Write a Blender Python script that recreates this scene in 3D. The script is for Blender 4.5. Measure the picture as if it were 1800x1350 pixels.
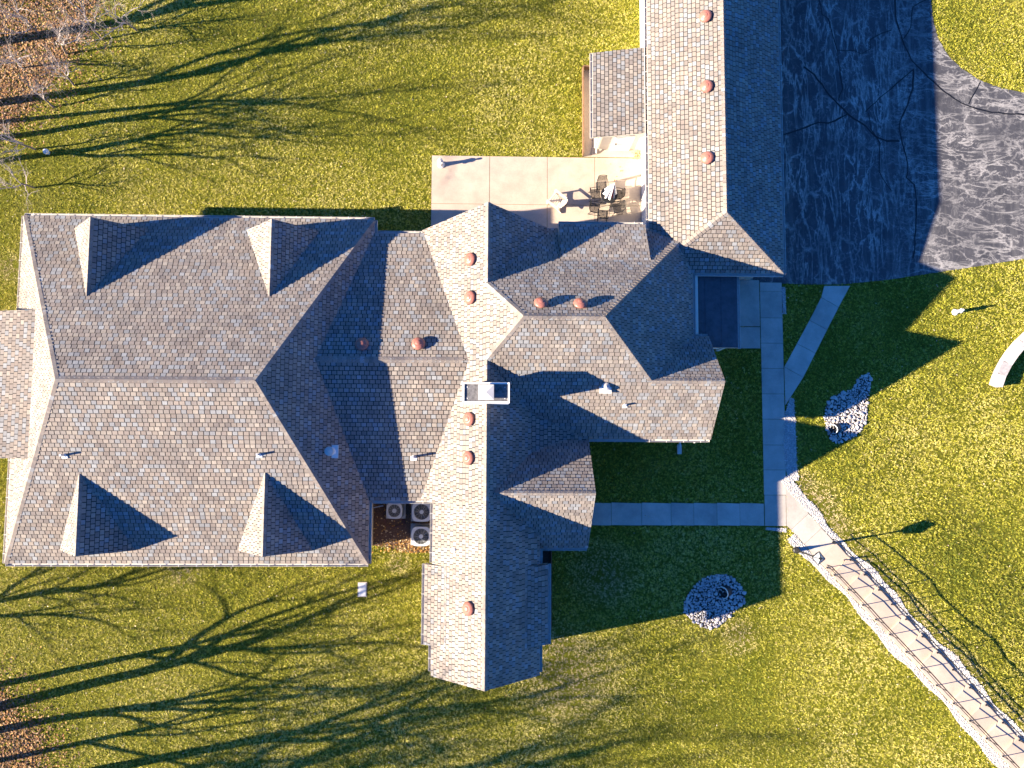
import bpy, math, random
import numpy as np
from mathutils import Vector, Matrix
random.seed(7); np.random.seed(7)
S = bpy.context.scene
for o in list(bpy.data.objects): bpy.data.objects.remove(o)

# ------------------------------------------------------------------ camera
CAM_H, FPX = 40.0, 1350.0
PITCH, ROLL, YAW = 0.0774731, -0.0248656, 0.0048528
R = (Matrix.Rotation(YAW, 3, 'Z') @ Matrix.Rotation(ROLL, 3, 'Y') @ Matrix.Rotation(PITCH, 3, 'X'))
cd = bpy.data.cameras.new('camera'); cam = bpy.data.objects.new('camera', cd); S.collection.objects.link(cam)
cam.matrix_world = Matrix.Translation((0, 0, CAM_H)) @ R.to_4x4()
cd.sensor_width = 36; cd.lens = FPX / 1800 * 36; cd.clip_end = 2000
S.camera = cam

# ------------------------------------------------------------------ sky and sun
SUN_EL, SUN_AZ = 22.2, 10.4          # elevation; shadows run 10.4 degrees north of +x
w = bpy.data.worlds.new('World'); S.world = w; w.use_nodes = True
nt = w.node_tree; nt.nodes.clear()
sky = nt.nodes.new('ShaderNodeTexSky'); sky.sky_type = 'NISHITA'; sky.sun_disc = False
sky.sun_elevation = math.radians(SUN_EL)
sky.sun_rotation = math.radians(270 - SUN_AZ)
sky.air_density = 1.3; sky.dust_density = 0.2; sky.ozone_density = 6.0
hs = nt.nodes.new('ShaderNodeMix'); hs.data_type = 'RGBA'; hs.blend_type = 'MULTIPLY'; hs.inputs[0].default_value = 1.0; hs.inputs[7].default_value = (0.19, 0.53, 1.0, 1)   # deep clear winter blue, the same in every direction
bg = nt.nodes.new('ShaderNodeBackground'); bg.inputs['Strength'].default_value = 0.062
wo = nt.nodes.new('ShaderNodeOutputWorld')
nt.links.new(sky.outputs[0], hs.inputs[6]); nt.links.new(hs.outputs[2], bg.inputs['Color']); nt.links.new(bg.outputs[0], wo.inputs['Surface'])
sd = bpy.data.lights.new('sun', 'SUN'); sun = bpy.data.objects.new('sun', sd); S.collection.objects.link(sun)
sd.energy = 5.0; sd.angle = math.radians(0.5); sd.color = (1.0, 0.855, 0.66)
ce, se_ = math.cos(math.radians(SUN_EL)), math.sin(math.radians(SUN_EL))
ca, sa = math.cos(math.radians(SUN_AZ)), math.sin(math.radians(SUN_AZ))
SUNDIR = Vector((ce * ca, ce * sa, -se_))
sun.rotation_euler = SUNDIR.to_track_quat('-Z', 'Y').to_euler(); sun.location = (-60, -10, 30)
vs = S.view_settings; vs.view_transform = 'Standard'; vs.look = 'None'; vs.gamma = 1; vs.exposure = 2.2
vs.use_curve_mapping = False
S.cycles.use_denoising = True; S.cycles.max_bounces = 5; S.cycles.diffuse_bounces = 2

# ------------------------------------------------------------------ helpers
def at(px, py, z=0.0):
    d = R @ Vector((px - 900, -(py - 675), -FPX)); t = (z - CAM_H) / d.z
    return Vector((d.x * t, d.y * t, z))
def hit(px, py, zf):
    z = 0.0
    for _ in range(25):
        p = at(px, py, z); z = 0.5 * z + 0.5 * zf(p.x, p.y)
    return at(px, py, z)
C = S.collection
def tag(o, label=None, cat=None, group=None, kind=None):
    if label: o['label'] = label
    if cat: o['category'] = cat
    if group: o['group'] = group
    if kind: o['kind'] = kind
    return o
def empty(name, loc=(0, 0, 0), rz=0, parent=None):
    o = bpy.data.objects.new(name, None); C.objects.link(o); o.location = loc; o.rotation_euler.z = rz
    o.empty_display_size = 0.2
    if parent: o.parent = parent
    return o
def copy_tree(o, parent=None):
    c = o.copy(); C.objects.link(c); c.parent = parent
    for ch in o.children: copy_tree(ch, c)
    return c
class MB:
    def __init__(s): s.v = []; s.f = []; s.m = []; s.c = []
    def add(s, vs_, fs, mi=0, col=(1, 1, 1)):
        b = len(s.v); s.v.extend([tuple(p) for p in vs_])
        for f in fs: s.f.append(tuple(i + b for i in f)); s.m.append(mi); s.c.append(col)
    def box(s, c, sz, rz=0, mi=0, col=(1, 1, 1), mtx=None):
        x, y, z = sz[0] / 2, sz[1] / 2, sz[2] / 2
        P = [Vector((a * x, b * y, d * z)) for d in (-1, 1) for a, b in ((-1, -1), (1, -1), (1, 1), (-1, 1))]
        M = mtx if mtx else Matrix.Rotation(rz, 3, 'Z')
        s.add([M @ p + Vector(c) for p in P], [(3, 2, 1, 0), (4, 5, 6, 7), (0, 1, 5, 4), (1, 2, 6, 5), (2, 3, 7, 6), (3, 0, 4, 7)], mi, col)
    def bar(s, p, q, w_, h_, mi=0, col=(1, 1, 1)):
        p, q = Vector(p), Vector(q); d = q - p; L = d.length
        M = d.to_track_quat('X', 'Z').to_matrix()
        s.box((p + q) / 2, (L, w_, h_), 0, mi, col, M)
    def prism(s, poly, z0, z1, mi=0, mi_side=None, col=(1, 1, 1)):
        n = len(poly); fz = (lambda z, p: z(p[0], p[1]) if callable(z) else z)
        b = [(p[0], p[1], fz(z0, p)) for p in poly]; t = [(p[0], p[1], fz(z1, p)) for p in poly]
        s.add(b + t, [tuple(range(n, 2 * n))], mi, col); s.v = s.v[:]  # top
        k = len(s.v) - 2 * n
        ms = mi if mi_side is None else mi_side
        for i in range(n):
            j = (i + 1) % n; s.f.append((k + i, k + j, k + n + j, k + n + i)); s.m.append(ms); s.c.append(col)
        s.f.append(tuple(k + i for i in reversed(range(n)))); s.m.append(ms); s.c.append(col)
    def tube(s, pts, rad, n=6, mi=0, col=(1, 1, 1), cap=True):
        pts = [Vector(p) for p in pts]; rad = rad if isinstance(rad, (list, tuple)) else [rad] * len(pts)
        b = len(s.v); up = Vector((0.13, 0.31, 1)).normalized(); u = None
        for i, p in enumerate(pts):
            d = (pts[min(i + 1, len(pts) - 1)] - pts[max(i - 1, 0)]).normalized()
            if u is None:
                u = d.cross(up)
                if u.length < 0.05: u = d.cross(Vector((1, 0, 0)))
            u = (u - d * u.dot(d)).normalized(); v_ = d.cross(u)
            for k in range(n):
                a = 2 * math.pi * k / n; s.v.append(tuple(p + (u * math.cos(a) + v_ * math.sin(a)) * rad[i]))
        for i in range(len(pts) - 1):
            for k in range(n):
                k2 = (k + 1) % n
                s.f.append((b + i * n + k, b + i * n + k2, b + (i + 1) * n + k2, b + (i + 1) * n + k)); s.m.append(mi); s.c.append(col)
        if cap:
            s.f.append(tuple(b + k for k in reversed(range(n)))); s.m.append(mi); s.c.append(col)
            e = b + (len(pts) - 1) * n; s.f.append(tuple(e + k for k in range(n))); s.m.append(mi); s.c.append(col)
    def lathe(s, prof, n=16, c=(0, 0, 0), mi=0, M=None, col=(1, 1, 1), cap=True):
        b = len(s.v); c = Vector(c)
        for r, z in prof:
            for k in range(n):
                a = 2 * math.pi * k / n; p = Vector((r * math.cos(a), r * math.sin(a), z))
                if M: p = M @ p
                s.v.append(tuple(p + c))
        for i in range(len(prof) - 1):
            for k in range(n):
                k2 = (k + 1) % n
                s.f.append((b + i * n + k, b + i * n + k2, b + (i + 1) * n + k2, b + (i + 1) * n + k)); s.m.append(mi); s.c.append(col)
        if cap and prof[-1][0] > 1e-4:
            e = b + (len(prof) - 1) * n; s.f.append(tuple(e + k for k in range(n))); s.m.append(mi); s.c.append(col)
        if cap and prof[0][0] > 1e-4:
            s.f.append(tuple(b + k for k in reversed(range(n)))); s.m.append(mi); s.c.append(col)
    def build(s, name, mats, parent=None, smooth=False, color=False, loc=None):
        me = bpy.data.meshes.new(name); me.from_pydata(s.v, [], s.f)
        if not isinstance(mats, (list, tuple)): mats = [mats]
        for m in mats: me.materials.append(m)
        if len(mats) > 1: me.polygons.foreach_set('material_index', s.m)
        if smooth: me.polygons.foreach_set('use_smooth', [True] * len(s.f))
        if color:
            a = me.attributes.new('Col', 'FLOAT_COLOR', 'FACE')
            a.data.foreach_set('color', np.c_[np.array(s.c), np.ones(len(s.c))].ravel().astype(np.float32))
        me.update()
        o = bpy.data.objects.new(name, me); C.objects.link(o)
        if parent: o.parent = parent
        if loc: o.location = loc
        return o
def np_mesh(name, V, F, mat, col=None, parent=None):
    """triangles from numpy arrays, with one colour for each face"""
    me = bpy.data.meshes.new(name); n, k = F.shape
    me.vertices.add(len(V)); me.vertices.foreach_set('co', V.astype(np.float32).ravel())
    me.loops.add(n * k); me.loops.foreach_set('vertex_index', F.astype(np.int32).ravel())
    me.polygons.add(n); me.polygons.foreach_set('loop_start', np.arange(0, n * k, k, dtype=np.int32))
    me.materials.append(mat)
    if col is not None:
        a = me.attributes.new('Col', 'FLOAT_COLOR', 'FACE')
        a.data.foreach_set('color', np.c_[col, np.ones(n)].astype(np.float32).ravel())
    me.update(calc_edges=True)
    o = bpy.data.objects.new(name, me); C.objects.link(o)
    if parent: o.parent = parent
    return o

# ------------------------------------------------------------------ materials
class Mat:
    def __init__(s, name):
        s.m = bpy.data.materials.new(name); s.m.use_nodes = True; s.t = s.m.node_tree
        s.b = s.t.nodes['Principled BSDF']
    def n(s, typ, **kw):
        nd = s.t.nodes.new(typ)
        for k, v in kw.items():
            if k in nd.inputs: nd.inputs[k].default_value = v
            else: setattr(nd, k, v)
        return nd
    def l(s, a, b): s.t.links.new(a, b)
    def pos(s, scale=(1, 1, 1)):
        g = s.n('ShaderNodeNewGeometry'); mp = s.n('ShaderNodeMapping'); mp.inputs['Scale'].default_value = scale
        s.l(g.outputs['Position'], mp.inputs['Vector']); return mp.outputs[0]
    def noise(s, vec, scale, detail=4, rough=0.6, dist=0):
        nz = s.n('ShaderNodeTexNoise'); nz.inputs['Scale'].default_value = scale; nz.inputs['Detail'].default_value = detail
        nz.inputs['Roughness'].default_value = rough; nz.inputs['Distortion'].default_value = dist
        if vec: s.l(vec, nz.inputs['Vector'])
        return nz
    def ramp(s, fac, stops):
        r = s.n('ShaderNodeValToRGB'); e = r.color_ramp.elements
        while len(e) < len(stops): e.new(0.5)
        for el, (p, c) in zip(e, stops): el.position = p; el.color = (*c, 1) if len(c) == 3 else c
        s.l(fac, r.inputs[0]); return r.outputs[0]
    def mix(s, fac, a, b, mode='MIX'):
        m = s.n('ShaderNodeMix', data_type='RGBA', blend_type=mode)
        for sock, v in ((m.inputs[0], fac), (m.inputs[6], a), (m.inputs[7], b)):
            if isinstance(v, (int, float)): sock.default_value = v
            elif isinstance(v, tuple): sock.default_value = (*v, 1)
            else: s.l(v, sock)
        return m.outputs[2]
    def bump(s, h, dist=0.02, strength=0.6):
        b = s.n('ShaderNodeBump'); b.inputs['Distance'].default_value = dist; b.inputs['Strength'].default_value = strength
        s.l(h, b.inputs['Height']); s.l(b.outputs[0], s.b.inputs['Normal'])
    def base(s, c, rough=0.8, metal=0.0, spec=0.3):
        if isinstance(c, tuple): s.b.inputs['Base Color'].default_value = (*c, 1)
        else: s.l(c, s.b.inputs['Base Color'])
        s.b.inputs['Roughness'].default_value = rough; s.b.inputs['Metallic'].default_value = metal
        s.b.inputs['Specular IOR Level'].default_value = spec
        return s.m
def plain(name, c, rough=0.6, metal=0.0, var=0.18, scale=6.0, bump=0.0, spec=0.3):
    m = Mat(name); v = m.pos(); nz = m.noise(v, scale)
    lo = tuple(x * (1 - var) for x in c); hi = tuple(min(1, x * (1 + var)) for x in c)
    if bump: m.bump(nz.outputs[0], bump)
    return m.base(m.ramp(nz.outputs[0], [(0.3, lo), (0.7, hi)]), rough, metal, spec)
def attr_mat(name, rough=0.9, var=0.25, scale=25, bump=0.0, spec=0.15):
    m = Mat(name); a = m.n('ShaderNodeAttribute', attribute_name='Col')
    nz = m.noise(m.pos(), scale, 3); k = m.ramp(nz.outputs[0], [(0.25, (1 - var,) * 3), (0.75, (1 + var * .5,) * 3)])
    if bump: m.bump(nz.outputs[0], bump)
    return m.base(m.mix(1.0, a.outputs['Color'], k, 'MULTIPLY'), rough, 0, spec)
M = {}
M['shingle'] = attr_mat('asphalt_shingle', 0.92, 0.28, 40, 0.004)
def weathered_shingle():
    m = Mat('shingle_granules'); a = m.n('ShaderNodeAttribute', attribute_name='Col')
    v = m.pos(); n1 = m.noise(v, 38, 3); n2 = m.noise(v, 0.7, 5, 0.65)
    k = m.ramp(n1.outputs[0], [(0.25, (.74,) * 3), (0.75, (1.12,) * 3)])
    k2 = m.ramp(n2.outputs[0], [(0.3, (.80, .80, .82)), (0.6, (1.05, 1.04, 1.02))])
    m.bump(n1.outputs[0], 0.004)
    return m.base(m.mix(1.0, m.mix(1.0, a.outputs['Color'], k, 'MULTIPLY'), k2, 'MULTIPLY'), .92, 0, .12)
M['shingle'] = weathered_shingle()
M['deck'] = plain('roof_underlay', (0.016, 0.017, 0.02), 0.95, var=0.3, scale=12)
M['fascia'] = plain('cream_fascia', (0.62, 0.56, 0.46), 0.6, var=0.06)
M['gutter'] = plain('white_gutter', (0.50, 0.47, 0.43), 0.45, var=0.08, spec=0.5)
M['white'] = plain('white_paint', (0.74, 0.72, 0.68), 0.55, var=0.07, scale=3)
M['siding'] = plain('cream_siding', (0.66, 0.60, 0.50), 0.75, var=0.07, scale=2)
M['metal'] = plain('galvanised_metal', (0.55, 0.57, 0.60), 0.4, 0.55, 0.15, 9)
M['vent'] = plain('red_brown_vent_paint', (0.30, 0.115, 0.085), 0.38, 0.0, 0.2, 14, spec=0.4)
M['black'] = plain('black_metal', (0.018, 0.018, 0.02), 0.45, 0.2, 0.3, 20, spec=0.4)
M['darkroof'] = plain('rolled_roofing', (0.085, 0.09, 0.10), 0.9, var=0.22, scale=3.0, bump=0.004)
M['chimtop'] = plain('weathered_chimney_crown', (0.13, 0.125, 0.125), 0.85, var=0.45, scale=7)
M['concrete'] = None
def concrete(name, c, stain=0.25):
    m = Mat(name); v = m.pos(); a = m.noise(v, 0.9, 6, .65); b = m.noise(v, 22, 4, .7); oi = m.n('ShaderNodeObjectInfo')
    k = m.ramp(a.outputs[0], [(0.25, tuple(x * (1 - stain) for x in c)), (0.7, tuple(x * (1 + stain * .4) for x in c))])
    k2 = m.ramp(b.outputs[0], [(0.2, (.86,) * 3), (0.8, (1.1,) * 3)])
    r = m.ramp(oi.outputs['Random'], [(0, (.9,) * 3), (1, (1.06,) * 3)])
    m.bump(b.outputs[0], 0.003)
    return m.base(m.mix(1.0, m.mix(1.0, k, k2, 'MULTIPLY'), r, 'MULTIPLY'), .85, 0, .2)
M['concrete'] = concrete('grey_concrete', (0.46, 0.41, 0.35), .30)
M['patio'] = concrete('warm_patio_concrete', (0.47, 0.375, 0.295), .22)
M['joint'] = plain('joint_soil', (0.045, 0.04, 0.035), .95)
M['rock'] = None
def rock_mat():
    m = Mat('pale_limestone'); v = m.pos(); a = m.noise(v, 7, 5); oi = m.n('ShaderNodeObjectInfo')
    k = m.ramp(a.outputs[0], [(0.25, (.36, .34, .33)), (0.75, (.62, .58, .54))])
    r = m.ramp(oi.outputs['Random'], [(0, (.6, .6, .62)), (.5, (.95, .92, .9)), (1, (1.1, 1.05, 1.0))])
    m.bump(a.outputs[0], 0.015)
    return m.base(m.mix(1.0, k, r, 'MULTIPLY'), .85, 0, .2)
M['rock'] = rock_mat()
M['gravel'] = attr_mat('white_gravel', .85, .2, 30)
M['blade'] = attr_mat('grass_blade', .75, .1, 3, 0, .2)
M['leaf'] = attr_mat('dry_leaf', .8, .2, 20)
M['bark'] = plain('grey_bark', (0.20, 0.165, 0.145), .9, var=.35, scale=9, bump=.01)
M['twig'] = plain('pale_twig_bark', (0.40, 0.34, 0.31), .9, var=.3, scale=5)
M['timber'] = plain('brown_timber', (0.20, 0.11, 0.06), .8, var=.3, scale=8)
M['mulch'] = plain('brown_mulch', (0.10, 0.055, 0.035), .95, var=.6, scale=30, bump=.03)
M['ac'] = plain('pale_grey_enamel', (0.50, 0.52, 0.53), .5, var=.06)
M['acdark'] = plain('dark_grille', (0.05, 0.055, 0.06), .6, .3)
M['plastic'] = plain('cream_chair_wood', (0.60, 0.51, 0.40), .6, var=.1)
M['glass'] = None
mg = Mat('lantern_glass'); mg.b.inputs['Transmission Weight'].default_value = .6; M['glass'] = mg.base((.75, .78, .8), .25, 0, .5)
M['fines'] = plain('pale_gravel_fines', (.42, .40, .38), .95, var=.55, scale=38, bump=.02)
M['stone'] = plain('stone_veneer', (0.40, 0.35, 0.29), .9, var=.35, scale=11, bump=.02)
M['soil'] = plain('dark_bed_soil', (0.035, 0.028, 0.024), .95, var=.5, scale=14, bump=.03)
M['pipe'] = plain('dark_drain_pipe', (0.02, 0.022, 0.026), .5, var=.2)
def grass_ground():
    m = Mat('lawn_ground'); v = m.pos(); a = m.noise(v, .35, 6, .65); b = m.noise(v, 11, 5, .75); c_ = m.noise(v, 1.7, 4)
    k = m.ramp(a.outputs[0], [(0.3, (.12, .13, .010)), (0.55, (.15, .15, .014)), (0.75, (.19, .175, .035))])
    k2 = m.ramp(b.outputs[0], [(0.25, (.25, .27, .25)), (0.5, (.8,) * 3), (0.8, (1.5, 1.45, 1.2))])
    k3 = m.ramp(c_.outputs[0], [(0.3, (.75, .8, .7)), (0.7, (1.1, 1.05, 1.0))])
    m.bump(b.outputs[0], 0.06, 1.0)
    return m.base(m.mix(1.0, m.mix(1.0, k, k2, 'MULTIPLY'), k3, 'MULTIPLY'), .9, 0, .1)
M['ground'] = grass_ground()
def asphalt():
    m = Mat('cracked_asphalt'); v = m.pos()
    warp = m.noise(v, 1.6, 6, .65); wv = m.n('ShaderNodeVectorMath', operation='MULTIPLY_ADD')
    m.l(warp.outputs['Color'], wv.inputs[0]); wv.inputs[1].default_value = (1.1, 1.1, 0); m.l(v, wv.inputs[2])
    def cracks(sx, sy, wd, seed):
        mp = m.n('ShaderNodeMapping'); mp.inputs['Scale'].default_value = (sx, sy, 1); mp.inputs['Location'].default_value = (seed, seed * 2, 0)
        m.l(wv.outputs[0], mp.inputs['Vector'])
        vo = m.n('ShaderNodeTexVoronoi', feature='DISTANCE_TO_EDGE', voronoi_dimensions='2D'); vo.inputs['Scale'].default_value = 1
        m.l(mp.outputs[0], vo.inputs['Vector'])
        return m.ramp(vo.outputs['Distance'], [(0.0, (1,) * 3), (wd * .4, (.55,) * 3), (wd, (0,) * 3)])
    def veins(sc, scale, dist, seed, wd):
        mp = m.n('ShaderNodeMapping'); mp.inputs['Scale'].default_value = sc; mp.inputs['Location'].default_value = (seed, seed, seed); m.l(v, mp.inputs['Vector'])
        nz = m.noise(mp.outputs[0], scale, 9, .62, dist)
        return m.ramp(nz.outputs[0], [(.5 - wd, (0,) * 3), (.5 - wd * .25, (.5,) * 3), (.5, (1,) * 3), (.5 + wd * .25, (.5,) * 3), (.5 + wd, (0,) * 3)])
    cw = veins((1.5, .22, 1), .95, .5, 3, .030); ce = veins((.45, 1.5, 1), .9, .6, 9, .036); cf = veins((1, 1, 1), 1.3, .8, 5, .016)
    n1 = m.noise(v, .35, 5, .6); n2 = m.noise(v, .9, 6, .7); n3 = m.noise(v, 34, 3, .8); n4 = m.noise(m.pos((1.6, .10, 1)), 1.2, 5, .65)
    side = m.n('ShaderNodeSeparateXYZ'); m.l(v, side.inputs[0]); mr = m.n('ShaderNodeMapRange'); mr.inputs[1].default_value = 21.0; mr.inputs[2].default_value = 24.5; m.l(side.outputs[0], mr.inputs[0])
    p1 = m.ramp(n1.outputs[0], [(0.34, (.25,) * 3), (0.6, (1,) * 3)]); p2 = m.ramp(n2.outputs[0], [(0.38, (.1,) * 3), (0.6, (1,) * 3)])
    vw = cracks(1.1, .42, .055, 3); ve = cracks(.55, 1.3, .06, 9)
    f1 = m.mix(1.0, m.mix(1.0, m.mix(mr.outputs[0], cw, ce), m.mix(1.0, m.mix(mr.outputs[0], vw, ve), p2, 'MULTIPLY'), 'LIGHTEN'), p1, 'MULTIPLY'); f2 = m.mix(1.0, cf, p2, 'MULTIPLY')
    streak = m.ramp(n4.outputs[0], [(0.52, (0,) * 3), (0.74, (1,) * 3)])
    base = m.ramp(n2.outputs[0], [(0.3, (.046, .046, .052)), (0.55, (.072, .070, .076)), (0.75, (.11, .105, .104))])
    base = m.mix(1.0, base, m.ramp(n3.outputs[0], [(0.25, (.75,) * 3), (0.75, (1.22,) * 3)]), 'MULTIPLY')
    base = m.mix(m.mix(1.0, streak, (.7, .7, .7), 'MULTIPLY'), base, (.17, .16, .15))
    fs = m.mix(.6, f1, f2, 'ADD')
    return m.base(m.mix(m.mix(1.0, fs, (.95, .95, .95), 'MULTIPLY'), base, (.44, .41, .37)), .85, 0, .25)
M['asphalt'] = asphalt()
M['sealer'] = plain('black_crack_sealer', (0.010, 0.010, 0.012), .55, var=.2)

# ------------------------------------------------------------------ terrain
RISERS = [(1455, 966), (1479, 992), (1503, 1018), (1528, 1045), (1578, 1094), (1606, 1125), (1633, 1153), (1688, 1216), (1716, 1247), (1746, 1277), (1776, 1307), (1806, 1337), (1860, 1400)]
RISE = 0.13
rp = [at(x, y, RISE * (k + .5)) for k, (x, y) in enumerate(RISERS)]
PD = (rp[-1] - rp[0]).to_2d().normalized(); PN = Vector((-PD.y, PD.x))       # path direction and its left normal (towards north-east)
P0 = at(1493.5, 1011, .35).to_2d()
RS = [(p.to_2d() - P0).dot(PD) for p in rp]
_mids = [RS[0] - 1.2] + RS + [RS[-1] + 14]
_mz = [0.0] + [RISE * i for i in range(len(RS))] + [RISE * len(RS) + 1.2]      # the lawn climbs with the steps
def ground_z(x, y):
    s = (np.asarray(x) - P0.x) * PD.x + (np.asarray(y) - P0.y) * PD.y
    t = (np.asarray(x) - P0.x) * PN.x + (np.asarray(y) - P0.y) * PN.y; f = np.clip(1 - (t - 1.5) / 5.5, 0, 1)
    return -.062 * np.clip(np.asarray(x) - 15.4, 0, 60) * (1 - f) + np.clip(1 - (t - 1.5) / 16, 0, 1) * (np.interp(s, _mids, _mz) - .03 * np.clip(s - _mids[0], 0, 1))
gz = lambda x, y: float(ground_z(x, y))
def atg(px, py): return hit(px, py, gz)
ax_ = np.unique(np.r_[np.linspace(-420, -60, 13), np.arange(-60, 60.1, 0.5), np.linspace(60, 420, 13)])
gx, gy = np.meshgrid(ax_, ax_); n_ = len(ax_)
idx = np.arange(n_ * n_).reshape(n_, n_)
F = np.c_[idx[:-1, :-1].ravel(), idx[:-1, 1:].ravel(), idx[1:, 1:].ravel(), idx[1:, :-1].ravel()]
V = np.c_[gx.ravel(), gy.ravel(), np.clip(ground_z(gx.ravel(), gy.ravel()), -4, 4)]
ground = np_mesh('ground', V, F, M['ground']); tag(ground, 'yellow green lawn spreading all round the building', kind='structure')

NOGRASS = []      # polygons kept free of grass tufts
def structure(name, label=None):
    o = empty(name); tag(o, label, kind='structure'); return o
def slab(parent, poly, ztop=0.03, mat='concrete', name='slab', gap=0.012, th=0.12):
    c = sum((Vector(p[:2]) for p in poly), Vector((0, 0))) / len(poly)
    P = []
    for p in poly:
        v = Vector(p[:2]); d = c - v; P.append(v + d.normalized() * gap)
    m = MB(); zt_ = ztop if callable(ztop) else (lambda x, y: ztop)
    m.prism([(p.x, p.y) for p in P], lambda x, y: zt_(x, y) - th, zt_); NOGRASS.append([(p[0], p[1]) for p in poly])
    return m.build(name, M[mat], parent)

rect_ = lambda x0, y0, x1, y1: [(x0, y0), (x1, y0), (x1, y1), (x0, y1)]
def clip_poly(sub, poly):
    out = sub
    for i in range(len(poly)):
        a, b = poly[i], poly[(i + 1) % len(poly)]; inp = out; out = []
        if not inp: return []
        side = lambda p: (b[0] - a[0]) * (p[1] - a[1]) - (b[1] - a[1]) * (p[0] - a[0])
        for j in range(len(inp)):
            p, q = inp[j], inp[(j + 1) % len(inp)]; sp_, sq = side(p), side(q)
            if sp_ >= 0: out.append(p)
            if (sp_ >= 0) != (sq >= 0):
                t = sp_ / (sp_ - sq); out.append((p[0] + (q[0] - p[0]) * t, p[1] + (q[1] - p[1]) * t))
    return out
# driveway
arc = [(1636, -40), (1636, 0), (1641, 40), (1650, 70), (1668, 100), (1690, 120), (1722, 141), (1760, 155), (1800, 163), (1860, 166)]
drv_px = [(1340, 498), (1420, 500), (1480, 500), (1560, 492), (1640, 480), (1720, 468), (1800, 455), (1900, 438)]
dp = [atg(*p) for p in drv_px]; ap = [atg(*p) for p in arc]
m = MB(); outer = [(p.x, p.y) for p in dp] + [(60, 20), (60, 32)] + [(p.x, p.y) for p in reversed(ap)] + [(24, 45), (12.5, 45), (12.5, 8.45)]
for half in (rect_(12.5, 0, 15.4, 60), rect_(15.4, 0, 90, 60)):
    pc = clip_poly(outer, half); fz_ = lambda x, y: gz(x, y) + .012; m.prism(pc, lambda x, y: gz(x, y) - .1, fz_)
drive = m.build('driveway', M['asphalt']); tag(drive, 'dark cracked asphalt drive beside the long wing', kind='structure'); NOGRASS.append(outer)
# the island's rim of darker, smooth asphalt is divided by sealed seams
seal = MB()
def seam(pts, wd=.05, z=.017):
    P = [atg(*p) for p in pts]
    Q = [P[0]]
    for a, b in zip(P, P[1:]):
        L = (b - a).length; k = max(1, int(L / .35))
        for i in range(1, k + 1):
            q = a.lerp(b, i / k); nrm = Vector((-(b - a).y, (b - a).x, 0)).normalized()
            Q.append(q + nrm * (random.uniform(-.04, .04) if i < k else 0))
    for i in range(len(Q) - 1):
        d = (Q[i + 1] - Q[i]).normalized(); nrm = Vector((-d.y, d.x, 0)) * wd * random.uniform(.35, .6)
        seal.add([(q.x, q.y, gz(q.x, q.y) + z) for q in (Q[i] - nrm - d * .01, Q[i + 1] - nrm + d * .01, Q[i + 1] + nrm + d * .01, Q[i] + nrm - d * .01)], [(0, 1, 2, 3)])
zz = lambda l: [(1350 + a / 3.97, b / 3.97) for a, b in l]
seam(zz([(885, 0), (895, 150), (930, 260), (1000, 420), (1090, 510), (1190, 605), (1300, 690), (1400, 740), (1560, 785), (1790, 800)]), .09)
seam(zz([(1480, 570), (1440, 650), (1400, 725)]), .06)
seam(zz([(250, 468), (320, 520), (400, 630), (490, 730), (560, 800), (680, 880), (760, 960), (830, 985), (915, 985)]), .09)
seam(zz([(90, 945), (250, 895), (350, 855), (420, 860), (550, 800)]), .09)
seam(zz([(1020, 480), (900, 580), (780, 680), (680, 780)]), .06)
seam(zz([(1015, 490), (1010, 620), (975, 730), (920, 850), (915, 900), (935, 1000), (960, 1080), (975, 1150), (965, 1240), (1020, 1290), (1035, 1400), (1030, 1560), (1025, 1700), (1010, 1800)]), .09)
seam(zz([(355, 0), (375, 100), (420, 130), (460, 280), (485, 360), (500, 480), (520, 620), (490, 700)]), .06)
seam(zz([(490, 352), (600, 352), (650, 378), (715, 340), (710, 280), (800, 230), (860, 212)]), .04)
seam(zz([(700, 790), (715, 900), (780, 1000), (775, 1200), (860, 1330)]), .05)
seam(zz([(1100, 0), (1010, 50), (995, 190), (945, 270)]), .05)
so = seal.build('crack_seal', M['sealer'], drive)

# walks
walk = structure('sidewalk', 'grey concrete walk along the east side of the building')
ys = [8.62, 8.15, 6.72, 5.37, 4.03, 2.68, 1.35, 0.0, -1.3]
for a, b in zip(ys, ys[1:]): slab(walk, [(14.13, b), (15.32, b), (15.32, a), (14.13, a)])
slab(walk, [(14.13, -2.6), (15.30, -2.6), (15.30, -1.3), (14.13, -1.3)])
slab(walk, [(14.15, -4.2), (15.27, -4.2), (15.28, -2.6), (14.15, -2.6)])
def edge_pt(s, side): q = P0 + PD * s + PN * (side * .63); return (q.x, q.y)
s1 = RS[0]
kR = max(0, 1)
q1, q2 = at(1383, 842), at(1383, 927)
mid = [(q1.x, q1.y), edge_pt(s1 - 1.9, 1), edge_pt(s1 - 1.9, -1), (15.29, -4.15)]
slab(walk, [(15.30, -1.72), edge_pt(s1 - 2.0, 1), edge_pt(s1 - 2.0, -1), (15.285, -4.18)])
slab(walk, [edge_pt(s1 - 2.0, -1), edge_pt(s1 - 1.0, -1), edge_pt(s1 - 1.0, 1), edge_pt(s1 - 2.0, 1)])
slab(walk, [edge_pt(s1 - 1.0, -1), edge_pt(s1, -1), edge_pt(s1, 1), edge_pt(s1 - 1.0, 1)])
land = structure('entry_landing', 'grey concrete landing beside the flat canopy')
slab(land, [(11.2, 6.25), (14.1, 6.25), (14.1, 8.74), (11.2, 8.74)], .06)
slab(land, [(11.2, 5.08), (14.1, 5.08), (14.1, 6.22), (11.2, 6.22)], .06)
sp = structure('side_path', 'grey concrete path from the small gable to the walk')
xs = [4.4] + [at(900 + z / 3.97, 905).x for z in (693, 905, 1110, 1268, 1430, 1590)] + [14.12]
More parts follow.
